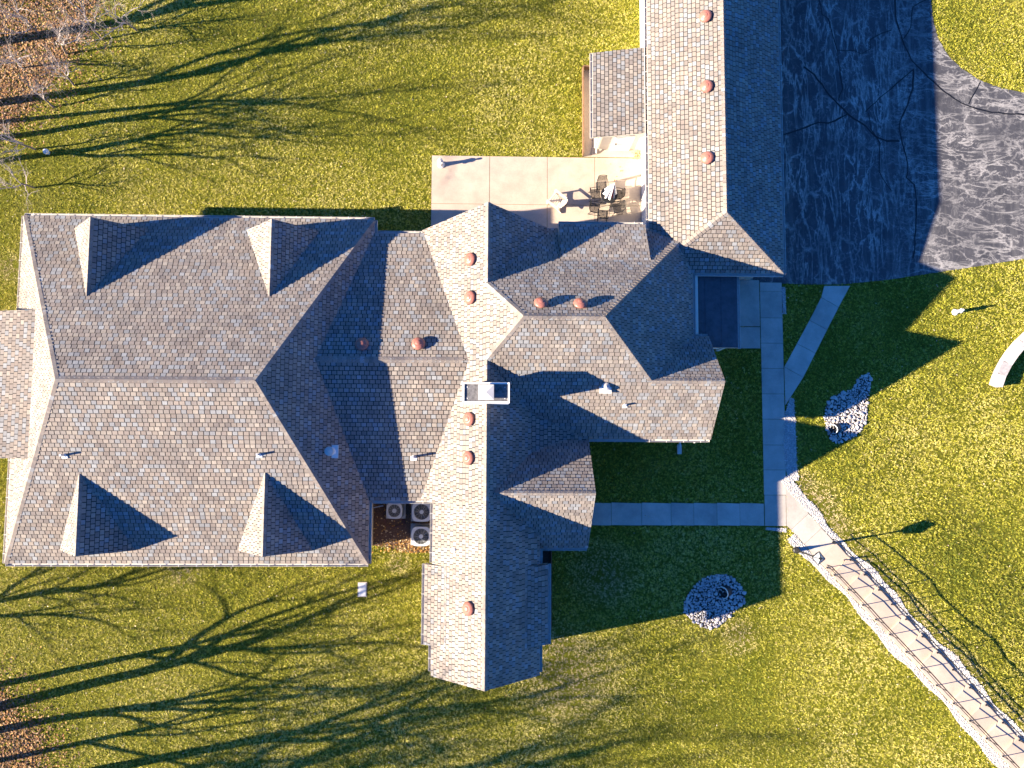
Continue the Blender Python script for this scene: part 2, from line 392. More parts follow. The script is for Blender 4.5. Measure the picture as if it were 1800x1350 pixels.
for a, b in zip(xs, xs[1:]): slab(sp, [(a, -4.17), (b, -4.19), (b, -3.04), (a, -3.0)])
dg = structure('diagonal_path', 'grey concrete path slanting from the drive to the walk')
tp = lambda a, b: atg(1350 + a / 3.97, 340 + b / 3.97)
cuts = [((390, 645), (572, 645)), ((370, 725), (492, 795)), ((288, 885), (412, 952)), ((200, 1048), (330, 1115)), ((112, 1210), (245, 1285)), ((112, 1235), (120, 1480))]
for (a0, a1), (b0, b1) in zip(cuts, cuts[1:]):
    P = [tp(*b0), tp(*b1), tp(*a1), tp(*a0)]; slab(dg, [(max(p.x, 15.34), p.y) for p in P], lambda x, y: gz(x, y) + .03)
patio = structure('patio', 'warm tan concrete patio in the corner of the roofs')
px_ = [-3.36, -0.27, 2.81, 5.35, 7.85]; py_ = [9.9, 12.69, 15.31]
for a, b in zip(px_, px_[1:]):
    for c0, c1 in zip(py_, py_[1:]): slab(patio, [(a, c0), (b, c0), (b, c1), (a, c1)], .03, 'patio', gap=.015)
slab(patio, [(5.2, 15.33), (7.85, 15.33), (7.85, 15.9), (5.2, 15.9)], .07, 'patio')

# stepped path
steps = structure('stepped_path', 'pale concrete stepped path running down the lawn')
for k in range(len(RS) - 1):
    z = RISE * (k + 1) + .03
    slab(steps, [edge_pt(RS[k] + .0, -1), edge_pt(RS[k + 1] + .03, -1), edge_pt(RS[k + 1] + .03, 1), edge_pt(RS[k] + .0, 1)], z, 'patio', 'step', 0.0, .3)

# ------------------------------------------------------------------ the building
B = empty('building', (0, 0, 0)); tag(B, 'large building with many joined grey and tan shingled roofs', 'building')
PAL = [((.360, .295, .240), 5), ((.300, .243, .205), 4), ((.315, .325, .335), 3.2), ((.435, .370, .300), 3), ((.255, .215, .190), 2), ((.380, .395, .400), 1.8), ((.325, .282, .245), 5)]
PM = (.335, .288, .248)
PC = [tuple((x * .68 + m_ * .32) * .79 * k_ for x, m_, k_ in zip(c, PM, (.975, 1.0, 1.03))) for c, w_ in PAL]; PW = [w_ for c, w_ in PAL]
EXP, TAB = 0.205, 0.245
def face_normal(P):
    n = Vector((0, 0, 0))
    for i in range(len(P)):
        a, b = P[i], P[(i + 1) % len(P)]
        n += Vector(((a.y - b.y) * (a.z + b.z), (a.z - b.z) * (a.x + b.x), (a.x - b.x) * (a.y + b.y)))
    n.normalize(); return n if n.z > 0 else -n
def lay_shingles(P, mb=None, each=None, over=.03):
    """shingle courses on the convex roof polygon P; every tab is a thin wedge of its own"""
    P = [Vector(p) for p in P]; n = face_normal(P)
    dn = Vector((n.x, n.y, 0)).normalized(); up = (Vector((-dn.x, -dn.y, 0)) - n * n.dot(Vector((-dn.x, -dn.y, 0)))).normalized()
    a = up.cross(n).normalized(); O = min(P, key=lambda p: p.z)
    uv = [((p - O).dot(a), (p - O).dot(up)) for p in P]
    ar = sum(uv[i][0] * uv[(i + 1) % len(uv)][1] - uv[(i + 1) % len(uv)][0] * uv[i][1] for i in range(len(uv)))
    if ar < 0: uv.reverse()
    u0, u1 = min(p[0] for p in uv), max(p[0] for p in uv); v1 = max(p[1] for p in uv)
    poly = uv
    def inside(p):
        for i in range(len(poly)):
            q, r = poly[i], poly[(i + 1) % len(poly)]
            if (r[0] - q[0]) * (p[1] - q[1]) - (r[1] - q[1]) * (p[0] - q[0]) < 0: return False
        return True
    W3 = lambda u, v, h: O + a * u + up * v + n * h
    for r in range(int(v1 / EXP) + 1):
        va, vb = r * EXP, (r + 1) * EXP - .036
        lo_, hi_ = 1e9, -1e9
        strip = clip_poly([(u0 - 1, va), (u1 + 1, va), (u1 + 1, vb), (u0 - 1, vb)], poly)
        if len(strip) < 3: continue
        lo_, hi_ = min(p[0] for p in strip), max(p[0] for p in strip)
        u = lo_ - random.random() * TAB - (r % 2) * TAB / 2
        u = math.floor(u / TAB) * TAB + (r % 2) * TAB / 2 + random.uniform(-.02, .02)
        while u < hi_:
            wd = TAB * random.uniform(.95, 1.05); ua, ub = u, u + wd - .033; u += wd
            rect = [(ua, va), (ub, va), (ub, vb), (ua, vb)]
            if not all(inside(p) for p in rect): rect = clip_poly(rect, poly)
            if len(rect) < 3: continue
            t0 = random.uniform(.022, .034); col = random.choices(PC, PW)[0]; k = random.uniform(.90, 1.10); col = tuple(c * k for c in col)
            top = [W3(p[0], p[1], .008 + t0 * (1 - (p[1] - va) / EXP)) for p in rect]; bot = [W3(p[0], p[1], -.004) for p in rect]
            N = len(rect); tgt = mb if each is None else MB()
            tgt.add(top + bot, [tuple(range(N))] + [(i, i + N, (i + 1) % N + N, (i + 1) % N) for i in range(N)], 0, col)
            if each is not None: each(tgt)
def lay_caps(p, q, n1, n2, mb, wd=.14):
    p, q = Vector(p), Vector(q); d = (q - p); L = d.length; d.normalize(); n1, n2 = Vector(n1).normalized(), Vector(n2).normalized()
    w1 = n1.cross(d).normalized(); w2 = n2.cross(d).normalized()
    if w1.z > 0: w1 = -w1
    if w2.z > 0: w2 = -w2
    nn = (n1 + n2).normalized(); k = max(1, int(L / .2)); st = L / k
    for i in range(k):
        a, b = p + d * (i * st), p + d * ((i + 1) * st - .012); col = random.choices(PC[:2] + PC[4:], [4, 4, 3, .6, 4])[0]; f = random.uniform(.85, 1.1); col = tuple(c * f for c in col)
        h0, h1 = .048, .03
        r0, r1 = a + nn * h0, b + nn * h1
        V_ = [r0, r1, b + w1 * wd + n1 * (h1 - .004), a + w1 * wd + n1 * (h0 - .004), b + w2 * wd + n2 * (h1 - .004), a + w2 * wd + n2 * (h0 - .004),
              b + w1 * wd, a + w1 * wd, b + w2 * wd, a + w2 * wd]
        mb.add(V_, [(0, 1, 2, 3), (1, 0, 5, 4), (3, 2, 6, 7), (4, 5, 9, 8), (0, 3, 7), (0, 5, 9)], 0, col)
def roof(name, faces, caps=(), label=None, th=.16, each=False, uncut=(), caplen=None):
    """deck of all planes with fascia edges; shingles and ridge caps as sub-parts"""
    m = MB(); sh = MB(); fN = []
    for P in faces:
        P = [Vector(p) for p in P]; n = face_normal(P); fN.append(n)
        if (P[1] - P[0]).cross(P[2] - P[0]).z < 0: P.reverse()
        N = len(P)
        m.add(P + [p - Vector((0, 0, th)) for p in P], [tuple(range(N))], 0)
        b = len(m.v) - 2 * N
        for i in range(N):
            j = (i + 1) % N; m.f.append((b + j, b + i, b + N + i, b + N + j)); m.m.append(1); m.c.append((1, 1, 1))
        m.f.append(tuple(b + N + i for i in reversed(range(N)))); m.m.append(1); m.c.append((1, 1, 1))
    ro = m.build(name, [M['deck'], M['fascia']], B)
    if label: ro['label'] = label
    for P in faces:
        if each: lay_shingles(P, None, lambda t: t.build('shingle', M['shingle'], ro, color=True))
        else: lay_shingles(P, sh)
    if sh.f: tag(sh.build('shingles', M['shingle'], ro, color=True), kind='stuff')
    if caps:
        cm = MB()
        for p, q, i, j in caps:
            lay_caps(p, q, fN[i] if isinstance(i, int) else i, fN[j] if isinstance(j, int) else j, cm)
        tag(cm.build('ridge_caps', M['shingle'], ro, color=True), kind='stuff')
    return ro
def gutter(p, q, out, parent):
    p, q, out = Vector(p), Vector(q), Vector(out).normalized(); m = MB(); dz = Vector((0, 0, 1))
    c0, c1 = p + out * .075 - dz * .09, q + out * .075 - dz * .09
    m.bar(c0 - dz * .05, c1 - dz * .05, .13, .012); m.bar(c0 + out * .062, c1 + out * .062, .012, .11); m.bar(c0 - out * .062, c1 - out * .062, .012, .09)
    L = (q - p).length; k = max(1, round(L / .85))
    for e in (c0, c1): m.box(e, (.012, .13, .11), math.atan2((q - p).y, (q - p).x))
    for i in range(k):
        c = c0.lerp(c1, (i + .5) / k) + dz * .058; m.box(c, (.035, .17, .014), math.atan2((q - p).y, (q - p).x))
    return m.build('gutter', M['gutter'], parent)
def wall(poly, z1, mat='siding', z0=-.2, name='wall'):
    m = MB(); m.prism(poly, z0, z1); NOGRASS.append(poly); return m.build(name, M[mat], B)
def rect(x0, y0, x1, y1): return [(x0, y0), (x1, y0), (x1, y1), (x0, y1)]
ZE = 3.2
# hall
hx0, hx1, hy0, hy1, hyr, hzr, hxa, hxb = -22.62, -5.84, -5.65, 10.82, 2.6, 7.6, -18.25, -10.0
NWc, NEc, SEc, SWc = (hx0, hy1, ZE), (hx1, hy1, ZE), (hx1, hy0, ZE), (hx0, hy0, ZE); RW, RE = (hxa, hyr, hzr), (hxb, hyr, hzr)
hN = lambda x, y: ZE + (hy1 - y) * (hzr - ZE) / (hy1 - hyr); hS = lambda x, y: ZE + (y - hy0) * (hzr - ZE) / (hyr - hy0)
hE = lambda x, y: ZE + (hx1 - x) * (hzr - ZE) / (hx1 - hxb); hW = lambda x, y: ZE + (x - hx0) * (hzr - ZE) / (hxa - hx0)
hall = roof('hip_roof', [[NWc, RW, RE, NEc], [SWc, SEc, RE, RW], [NEc, RE, SEc], [SWc, RW, NWc]],
            [(RW, RE, 0, 1), (NWc, RW, 0, 3), (SWc, RW, 1, 3), (NEc, RE, 0, 2), (SEc, RE, 1, 2)], 'large hipped shingle roof of the hall with four dormers')
for p, q, o_ in ((NWc, NEc, (0, 1, 0)), (SWc, SEc, (0, -1, 0)), (SEc, NEc, (1, 0, 0)), (SWc, NWc, (-1, 0, 0))): gutter(p, q, o_, hall)
wall(rect(hx0 + .45, hy0 + .45, hx1 - .26, hy1 - .45), ZE - .12, 'stone')
# hall dormers
dn = 0
for rx, yp, yf, sg in ((-18.24, 6.5, 10.12, 1), (-10.12, 6.55, 10.14, 1), (-18.2, -1.39, -5.0, -1), (-10.07, -1.31, -5.0, -1)):
    zf = hN if sg > 0 else hS; zr = zf(rx, yp); hw = 1.72; zb = zf(rx, yf) + .02
    Wb, Eb, Fr, Pk = (rx - hw, yf, zb), (rx + hw, yf, zb), (rx, yf, zr), (rx, yp, zr)
    d = roof('dormer_roof', [[Wb, Fr, Pk], [Fr, Eb, Pk]], [(Fr, Pk, 0, 1)], None, .10, each=(dn in (0, 1)))
    m = MB(); y2 = yf - sg * .18
    m.add([(rx - hw * .86, y2, zb - .4), (rx + hw * .86, y2, zb - .4), (rx, y2, zr - .2), (rx - hw * .86, y2 - sg * .12, zb - .4), (rx + hw * .86, y2 - sg * .12, zb - .4), (rx, y2 - sg * .12, zr - .2)],
          [(0, 1, 2), (5, 4, 3), (0, 3, 4, 1), (1, 4, 5, 2), (2, 5, 3, 0)])
    m.build('dormer_front', M['siding'], d); dn += 1
# west porch roof
zp = lambda x: 5.25 + (x + 20.6) * .27
roof('porch_roof', [[(-27.5, -.76, zp(-27.5)), (-20.2, -.76, zp(-20.2)), (-20.2, 5.93, zp(-20.2)), (-27.5, 5.93, zp(-27.5))]], label='low sloped porch roof running out of the picture')
wall(rect(-27, -.4, -22, 5.6), 3.2)
# connector
cN, cS, cyr, czr = 10.16, -2.71, 3.74, 5.5
con = roof('gable_roof', [[(-8.3, cyr, czr), (-.9, cyr, czr), (-1.2, cN, ZE), (-6.3, cN, ZE)][::-1], [(-6.3, cS, ZE), (-1.2, cS, ZE), (-.9, cyr, czr), (-8.3, cyr, czr)]],
           [((-8.0, cyr, czr), (-1.35, cyr, czr), 0, 1)], 'low gable roof joining the hall to the long ridge')
gutter((-5.68, cN, ZE), (-3.5, cN, ZE), (0, 1, 0), con); gutter((-5.75, cS, ZE), (-2.8, cS, ZE), (0, -1, 0), con)
wall(rect(-6.6, cS + .45, -2.4, cN - .45), ZE - .12)
# long north-south gable (C)
rx, zr_ = -0.28, 6.32
cW = lambda x: zr_ + (x - rx); cE = lambda x: zr_ - (x - rx)
aN, aS = (rx, 10.78, zr_), (rx, -10.52, zr_)
# central hip block (D) shares its west face with C
DW, DE, dyr, dzr = 1.25, 4.71, 5.39, 7.87
k1 = (dzr - ZE) / (10.5 - dyr); yCn = dyr + (dzr - zr_) / k1; yCs = dyr - (dzr - zr_) / k1
wx = cW(DW); DW = rx + (dzr - zr_)
c_faces = [[(-3.5, -2.76, cW(-3.5)), (rx, -2.76, zr_), aN, (-3.5, 10.36, cW(-3.5))],
           [(-2.75, -10.62, cW(-2.75)), aS, (rx, -2.76, zr_), (-2.75, -2.76, cW(-2.75))],
           [(rx, yCn, zr_), (2.95, yCn, cE(2.95)), (2.95, 10.42, cE(2.95)), aN],
           [aS, (2.2, -10.60, cE(2.2)), (2.2, -2.5, cE(2.2)), (rx, -2.5, zr_)],
           [(rx, -2.5, zr_), (1.74, -2.5, cE(1.74)), (1.74, yCs + .3, cE(1.74)), (rx, yCs + .3, zr_)],
           [(1.74, -2.2, cE(1.74)), (4.62, -1.6, cE(1.74) - 2.88 * .42), (4.62, 1.5, cE(1.74) - 2.88 * .42), (1.74, 3.2, cE(1.74))],
           [(rx, yCs, zr_), (DW, dyr, dzr), (rx, yCn, zr_)]]
Cr = roof('gable_roof', c_faces, [(aN, (rx, yCn + .05, zr_), 0, 2), (aS, (rx, 1.75, zr_), 1, 3), ((rx, 2.6, zr_), (rx, yCs, zr_), 0, 4)], 'long narrow gable roof with a row of round vents')
gutter((-3.5, 9.95, cW(-3.5)), (-3.5, 10.3, cW(-3.5)), (-1, 0, 0), Cr)
gutter((-2.75, -5.5, cW(-2.75)), (-2.75, -2.8, cW(-2.75)), (-1, 0, 0), Cr); gutter((-2.75, -10.4, cW(-2.75)), (-2.75, -9.25, cW(-2.75)), (-1, 0, 0), Cr)
gutter((2.2, -10.45, cE(2.2)), (2.2, -9.2, cE(2.2)), (1, 0, 0), Cr); gutter((2.2, -5.55, cE(2.2)), (2.2, -4.9, cE(2.2)), (1, 0, 0), Cr)
gutter((2.95, 9.8, cE(2.95)), (2.95, 10.3, cE(2.95)), (1, 0, 0), Cr)
wall(rect(-2.3, -10.2, 1.75, 0), 3.75, 'stone'); wall(rect(-3.1, -2.3, 2.5, 10.0), 3.0, 'siding')
for y, s_, xa, xb in ((10.0, 1, -3.1, 2.5), (-10.2, -1, -2.3, 1.75)):
    m = MB(); zb = cW(xa) - .25; m.add([(xa, y, zb - .9), (xb, y, zb - .9), (xb, y, cE(xb) - .25), (rx, y, zr_ - .25), (xa, y, zb)] + [(xa, y - s_ * .15, zb - .9), (xb, y - s_ * .15, zb - .9), (xb, y - s_ * .15, cE(xb) - .25), (rx, y - s_ * .15, zr_ - .25), (xa, y - s_ * .15, zb)],
          [(0, 1, 2, 3, 4), (9, 8, 7, 6, 5)] + [(i, 5 + i, 5 + (i + 1) % 5, (i + 1) % 5) for i in range(5)]); m.build('gable_wall', M['siding'], B)
# bay sheds on C
for sg, xe, xi in ((-1, -3.1, -2.05), (1, 2.6, 1.5)):
    ze = 3.78; zi = (cW(xi) if sg < 0 else cE(xi)) + .01
    P = [(xe, -9.22, ze), (xe, -5.58, ze), (xi, -5.58, zi), (xi, -9.22, zi)]
    b_ = roof('bay_roof', [P]); gutter(P[0], P[1], (sg, 0, 0), b_)
    wall([(xi, -8.95), (xe - sg * .3, -8.95), (xe - sg * .3, -5.85), (xi, -5.85)], ze - .15, 'stone')
    # triangular cheeks of the shed
    m = MB()
    for y in (-9.2, -5.6):
        zc = (cW(xe) if sg < 0 else cE(xe))
        m.add([(xe, y - .02, ze - .02), (xi, y - .02, zi - .02), (xe, y - .02, zc - .1), (xe, y + .02, ze - .02), (xi, y + .02, zi - .02), (xe, y + .02, zc - .1)], [(0, 1, 2), (5, 4, 3), (0, 3, 4, 1), (1, 4, 5, 2), (2, 5, 3, 0)])
    m.build('cheek', M['fascia'], b_)
# D
dN = lambda x, y: ZE + (10.5 - y) * k1; dS = lambda x, y: ZE + (y - .26) * k1
k2 = (dzr - ZE) / (9.70 - DE); dE = lambda x, y: ZE + (9.70 - x) * k2
fzr = 5.58; fx = 9.70 - (fzr - ZE) / k2; fy = .26 + (fzr - ZE) / k1
aW, aE = (DW, dyr, dzr), (DE, dyr, dzr)
d_faces = [[aW, (rx, yCn, zr_), (rx, 10.5, ZE), (9.70, 10.5, ZE), aE],
           [(rx, .26, ZE), (fx, .26, ZE), (fx, fy, fzr), aE, aW, (rx, yCs, zr_)],
           [(9.70, .26, ZE), (9.70, 10.5, ZE), aE],
           [(fx, .26, ZE), (10.48, .26, ZE), (10.5, fy, fzr), (fx, fy, fzr)],
           [(6.6, fy, fzr), (10.5, fy, fzr), (10.45, 5.22, fzr - (5.22 - fy) * .99), (6.6, 5.22, fzr - (5.22 - fy) * .99)]]
wN = face_normal([Vector(p) for p in c_faces[0]])
Jx, Jy, Jz = 8.72, 9.5, 4.13
Dr = roof('hip_roof', d_faces, [(aW, aE, 0, 1), (aE, (Jx, Jy, Jz), 0, 2), (aE, (fx, fy, fzr), 1, 2), ((fx, fy, fzr), (10.5, fy, fzr), 3, 4), ((rx, yCn, zr_), aW, wN, 0), ((rx, yCs, zr_), aW, wN, 1)], 'tall hipped roof at the middle of the building')
gutter((4.62, .26, ZE), (10.42, .26, ZE), (0, -1, 0), Dr); gutter((9.70, 5.25, ZE), (9.70, 8.3, ZE), (1, 0, 0), Dr); gutter((9.8, 5.22, ZE), (10.4, 5.22, ZE), (0, 1, 0), Dr)
wall(rect(1.5, .75, 10.0, 9.9), ZE - .15); wall(rect(-.2, .7, 9.2, 4.9), ZE - .16)
m = MB(); xg = 10.05
m.add([(xg, .6, 2.9), (xg, 5.0, 2.9), (xg, fy, fzr - .3), (xg - .15, .6, 2.9), (xg - .15, 5.0, 2.9), (xg - .15, fy, fzr - .3)], [(0, 1, 2), (5, 4, 3), (0, 3, 4, 1), (1, 4, 5, 2), (2, 5, 3, 0)]); m.build('gable_wall', M['siding'], B)
# patio shed on D's north slope
ys_, yi_ = 10.56, 8.52; zs_, zi_ = 3.78, dN(0, 8.52) + .02; xa, xb = 3.1, 7.28
Ps = roof('shed_roof', [[(xa, ys_, zs_), (xb, ys_, zs_), (xb, yi_, zi_), (xa, yi_, zi_)][::-1]], label='shallow shed roof above the patio wall')
gutter((xa, ys_, zs_), (xb - .1, ys_, zs_), (0, 1, 0), Ps)
m = MB()
for x in (xa + .03, xb - .03):
    m.add([(x - .03, ys_ - .05, zs_ - .03), (x - .03, yi_, zi_ - .03), (x - .03, ys_ - .05, dN(0, ys_) - .1), (x + .03, ys_ - .05, zs_ - .03), (x + .03, yi_, zi_ - .03), (x + .03, ys_ - .05, dN(0, ys_) - .1)], [(0, 1, 2), (5, 4, 3), (0, 3, 4, 1), (1, 4, 5, 2), (2, 5, 3, 0)])
m.build('cheek', M['fascia'], Ps); wall(rect(xa + .2, 8, xb - .2, 10.2), 3.6)
# small east gable (G)
gyr, gzr, gxe = -2.15, 6.08, 4.54; kg = (gzr - ZE) / (gyr + 4.9)
G = roof('gable_roof', [[(-.1, gyr, gzr), (1.9, -4.9, ZE), (gxe, -4.9, ZE), (gxe, gyr, gzr)], [(-.1, gyr, gzr), (gxe, gyr, gzr), (gxe, .16, gzr - (.16 - gyr) * kg), (1.2, .16, gzr - (.16 - gyr) * kg)]],
         [((.12, gyr, gzr), (gxe, gyr, gzr), 0, 1)], 'small gable roof over the side path door')
gutter((2.3, -4.9, ZE), (gxe - .05, -4.9, ZE), (0, -1, 0), G); wall(rect(1.5, -4.5, 4.1, .3), ZE - .12, 'stone')
m = MB(); xg = 4.12
m.add([(xg, -4.5, 2.9), (xg, 0, 2.9), (xg, gyr, gzr - .3), (xg - .15, -4.5, 2.9), (xg - .15, 0, 2.9), (xg - .15, gyr, gzr - .3)], [(0, 1, 2), (5, 4, 3), (0, 3, 4, 1), (1, 4, 5, 2), (2, 5, 3, 0)]); m.build('gable_wall', M['siding'], B)
# long wing
wx0, wx1, wxr, wzr, wy0, wyr, wy1 = 7.6, 14.2, 10.86, 5.05, 8.38, 10.86, 34.0
wW = lambda x, y: ZE + (x - wx0) * (wzr - ZE) / (wxr - wx0)
WR, WT = (wxr, wyr, wzr), (wxr, wy1, wzr)
wg = roof('wing_roof', [[(wx0, wy0, ZE), WR, WT, (wx0, wy1, ZE)], [(wx1, wy0, ZE), (wx1, wy1, ZE), WT, WR], [(wx0, wy0, ZE), (wx1, wy0, ZE), WR]],
          [(WR, WT, 0, 1), (WR, (8.9, 9.37, 3.95), 0, 2), (WR, (wx1, wy0, ZE), 1, 2)], 'long gable roof of the wing with a hipped end')
gutter((wx0, 10.6, ZE), (wx0, wy1, ZE), (-1, 0, 0), wg); gutter((wx1, wy0, ZE), (wx1, wy1, ZE), (1, 0, 0), wg); gutter((9.72, wy0, ZE), (wx1, wy0, ZE), (0, -1, 0), wg)
wall(rect(wx0 + .25, 9.3, wx1 - .45, wy1 - .4), ZE - .12, 'white'); wall(rect(9.6, 8.75, 13.6, 9.4), ZE - .14, 'stone')
# small lean-to against the wing
zl = lambda x: 2.45 + (x - 4.95) * .25
Ls = roof('shed_roof', [[(4.95, 15.42, zl(4.95)), (7.75, 15.42, zl(7.75)), (7.75, 19.85, zl(7.75)), (4.95, 19.85, zl(4.95))]], label='small lean to roof against the wing wall', th=.1)
gutter((4.95, 15.42, zl(4.95)), (4.95, 19.85, zl(4.95)), (-1, 0, 0), Ls)
wall(rect(5.3, 15.75, 7.85, 19.5), 2.3, 'siding')
# downspout on the lean-to wall
m = MB(); m.tube([(5.42, 15.68, 2.35), (5.42, 15.68, .25), (5.42, 15.5, .12)], .045, 6); m.build('downspout', M['fascia'], B)
m = MB(); m.box((6.7, 15.72, 1.02), (.95, .05, 2.02)); dd = m.build('door', M['white'], B)
m = MB(); m.box((6.34, 15.66, 1.0), (.05, .07, .13)); m.build('handle', M['black'], dd)
# flat canopy
m = MB(); cz = 2.85; m.prism([(9.86, 4.75), (12.0, 4.75), (12.0, 8.36), (9.86, 8.36)], cz - .22, cz, 0, 1)
fr = m.build('flat_roof', [M['darkroof'], M['fascia']], B); fr['label'] = 'flat dark canopy roof over the entrance'
gutter((12.0, 4.72, cz), (12.0, 8.3, cz), (1, 0, 0), fr)
m = MB()
for q in (10.4, 11.2): m.box((q, 6.55, cz + .006), (.012, 3.6, .012))
m.build('roofing_seam', M['darkroof'], fr)
m = MB(); m.box((11.8, 5.0, 1.3), (.16, .16, 2.7)); m.build('canopy_post', M['white'], B)
m = MB(); m.bar((10.5, 4.72, 2.7), (11.3, 4.85, 1.9), .08, .08); m.build('canopy_brace', M['white'], B)
m = MB(); m.tube([(9.75, .1, 2.95), (9.75, .45, 2.6), (9.75, .45, .25), (9.72, -.15, .1)], .05, 6); m.box((9.72, -.25, .07), (.22, .5, .07)); m.build('downspout', M['gutter'], B)
for x, y in ((3.05, 10.02), (2.4, -4.75), (-3.15, 10.1), (7.78, 10.45), (10.35, 5.02)):
    m = MB(); m.tube([(x, y, 3.0), (x, y, .2)], .045, 6); m.build('downspout', M['gutter'], B)
# chimney
ch = empty('chimney', (0, 0, 0), 0, B); x0, x1, y0, y1, zt = -1.30, .70, 1.72, 2.60, 7.35
m = MB(); m.prism(rect(x0 + .02, y0 + .02, x1 - .02, y1 - .02), 4.4, zt - .23); m.build('chase', M['white'], ch)
m = MB(); m.prism(rect(x0 + .03, y0 + .03, x1 - .03, y1 - .03), zt - .10, zt - .02); m.build('crown', M['chimtop'], ch)
m = MB()
for a in (rect(x0, y0, x1, y0 + .07), rect(x0, y1 - .07, x1, y1), rect(x0, y0 + .07, x0 + .07, y1 - .07), rect(x1 - .07, y0 + .07, x1, y1 - .07)): m.prism(a, zt - .22, zt + .03)
m.build('rim', M['white'], ch)
m = MB(); fxc, fyc = -.30, 2.16
for a, b in ((-.2, -.2), (.2, -.2), (.2, .2), (-.2, .2)): m.box((fxc + a, fyc + b, zt + .1), (.03, .03, .26))
m.box((fxc, fyc, zt + .08), (.34, .34, .22)); m.build('flue', M['metal'], ch)
m = MB(); q = .33; m.prism(rect(fxc - q, fyc - q, fxc + q, fyc + q), zt + .23, zt + .27)
m.add([(fxc - q, fyc - q, zt + .27), (fxc + q, fyc - q, zt + .27), (fxc + q, fyc + q, zt + .27), (fxc - q, fyc + q, zt + .27), (fxc, fyc, zt + .33)], [(0, 1, 4), (1, 2, 4), (2, 3, 4), (3, 0, 4)])
m.build('flue_cap', M['gutter'], ch)
m = MB()
for a, b in ((x0 + .2, y0 + .2), (x1 - .2, y0 + .2), (x0 + .2, y1 - .2), (x1 - .2, y1 - .2)): m.box((a, b, zt - .015), (.035, .035, .02))
m.build('bolt', M['white'], ch)
# round roof vents
def vent(px, py, zf, nrm):
    p = hit(px, py, zf); e = empty('roof_vent', p, 0, B); n = Vector(nrm).normalized(); Q = Vector((0, 0, 1)).rotation_difference(n).to_matrix()
    m = MB(); m.box((0, 0, .03), (.42, .42, .02), mtx=Q); m.lathe([(.15, 0), (.15, .14)], 14, M=Q); m.build('flashing', M['vent'], e)
    Q2 = Vector((0, 0, 1)).rotation_difference((n * .8 + Vector((0, 0, .2))).normalized()).to_matrix()
    m = MB(); m.lathe([(.26, .12), (.305, .13), (.31, .155), (.27, .20), (.2, .245), (.155, .262), (.14, .262), (.12, .285), (.06, .30), (.0001, .305)], 24, M=Q2); m.build('cap', M['vent'], e, smooth=True)
nW, nE = (-1, 0, 1), (1, 0, 1)
for a in ((829, 457), (829, 524), (827, 737), (826, 805), (826, 1069)): vent(*a, lambda x, y: cW(x), nW)
for a in ((1241, 31), (1243, 154), (1244, 279)): vent(*a, wW, (-.57, 0, 1))
kc = (czr - ZE) / (cN - cyr)
for a in ((637, 607), (736, 606)): vent(*a, lambda x, y: czr - (y - cyr) * kc, (0, kc, 1))
for a in ((951, 536), (1020, 537)): vent(*a, dN, (0, k1, 1))
# pipes through the roofs
def roof_pipe(px, py, zf, h=.38, r=.05, big=False):
    p = hit(px, py, zf); e = empty('vent_pipe', p, 0, B)
    m = MB(); m.tube([(0, 0, -.3), (0, 0, h)], r, 10)
    if big: m.lathe([(r * 1.5, h - .12), (r * 1.8, h - .1), (r * 1.7, h), (.001, h + .09)], 14)
    m.build('pipe', M['gutter'] if big else M['metal'], e)
    m = MB(); m.lathe([(r * 2.2, -.05), (r * 1.2, .1)], 10); m.box((0, -.02, -.005), (r * 5, r * 5, .05)); m.build('flashing', M['white'], e)
for a in ((114, 800), (456, 799)): roof_pipe(*a, hS)
roof_pipe(583, 793, hE, .6, .12, True); roof_pipe(727, 803, lambda x, y: czr - (cyr - y) * kc, .5, .06); roof_pipe(1098, 712, dS, .33, .045)
roof_pipe(1064, 680, dS, .22, .11, True); roof_pipe(799, 966, lambda x, y: cW(x), .14, .05)

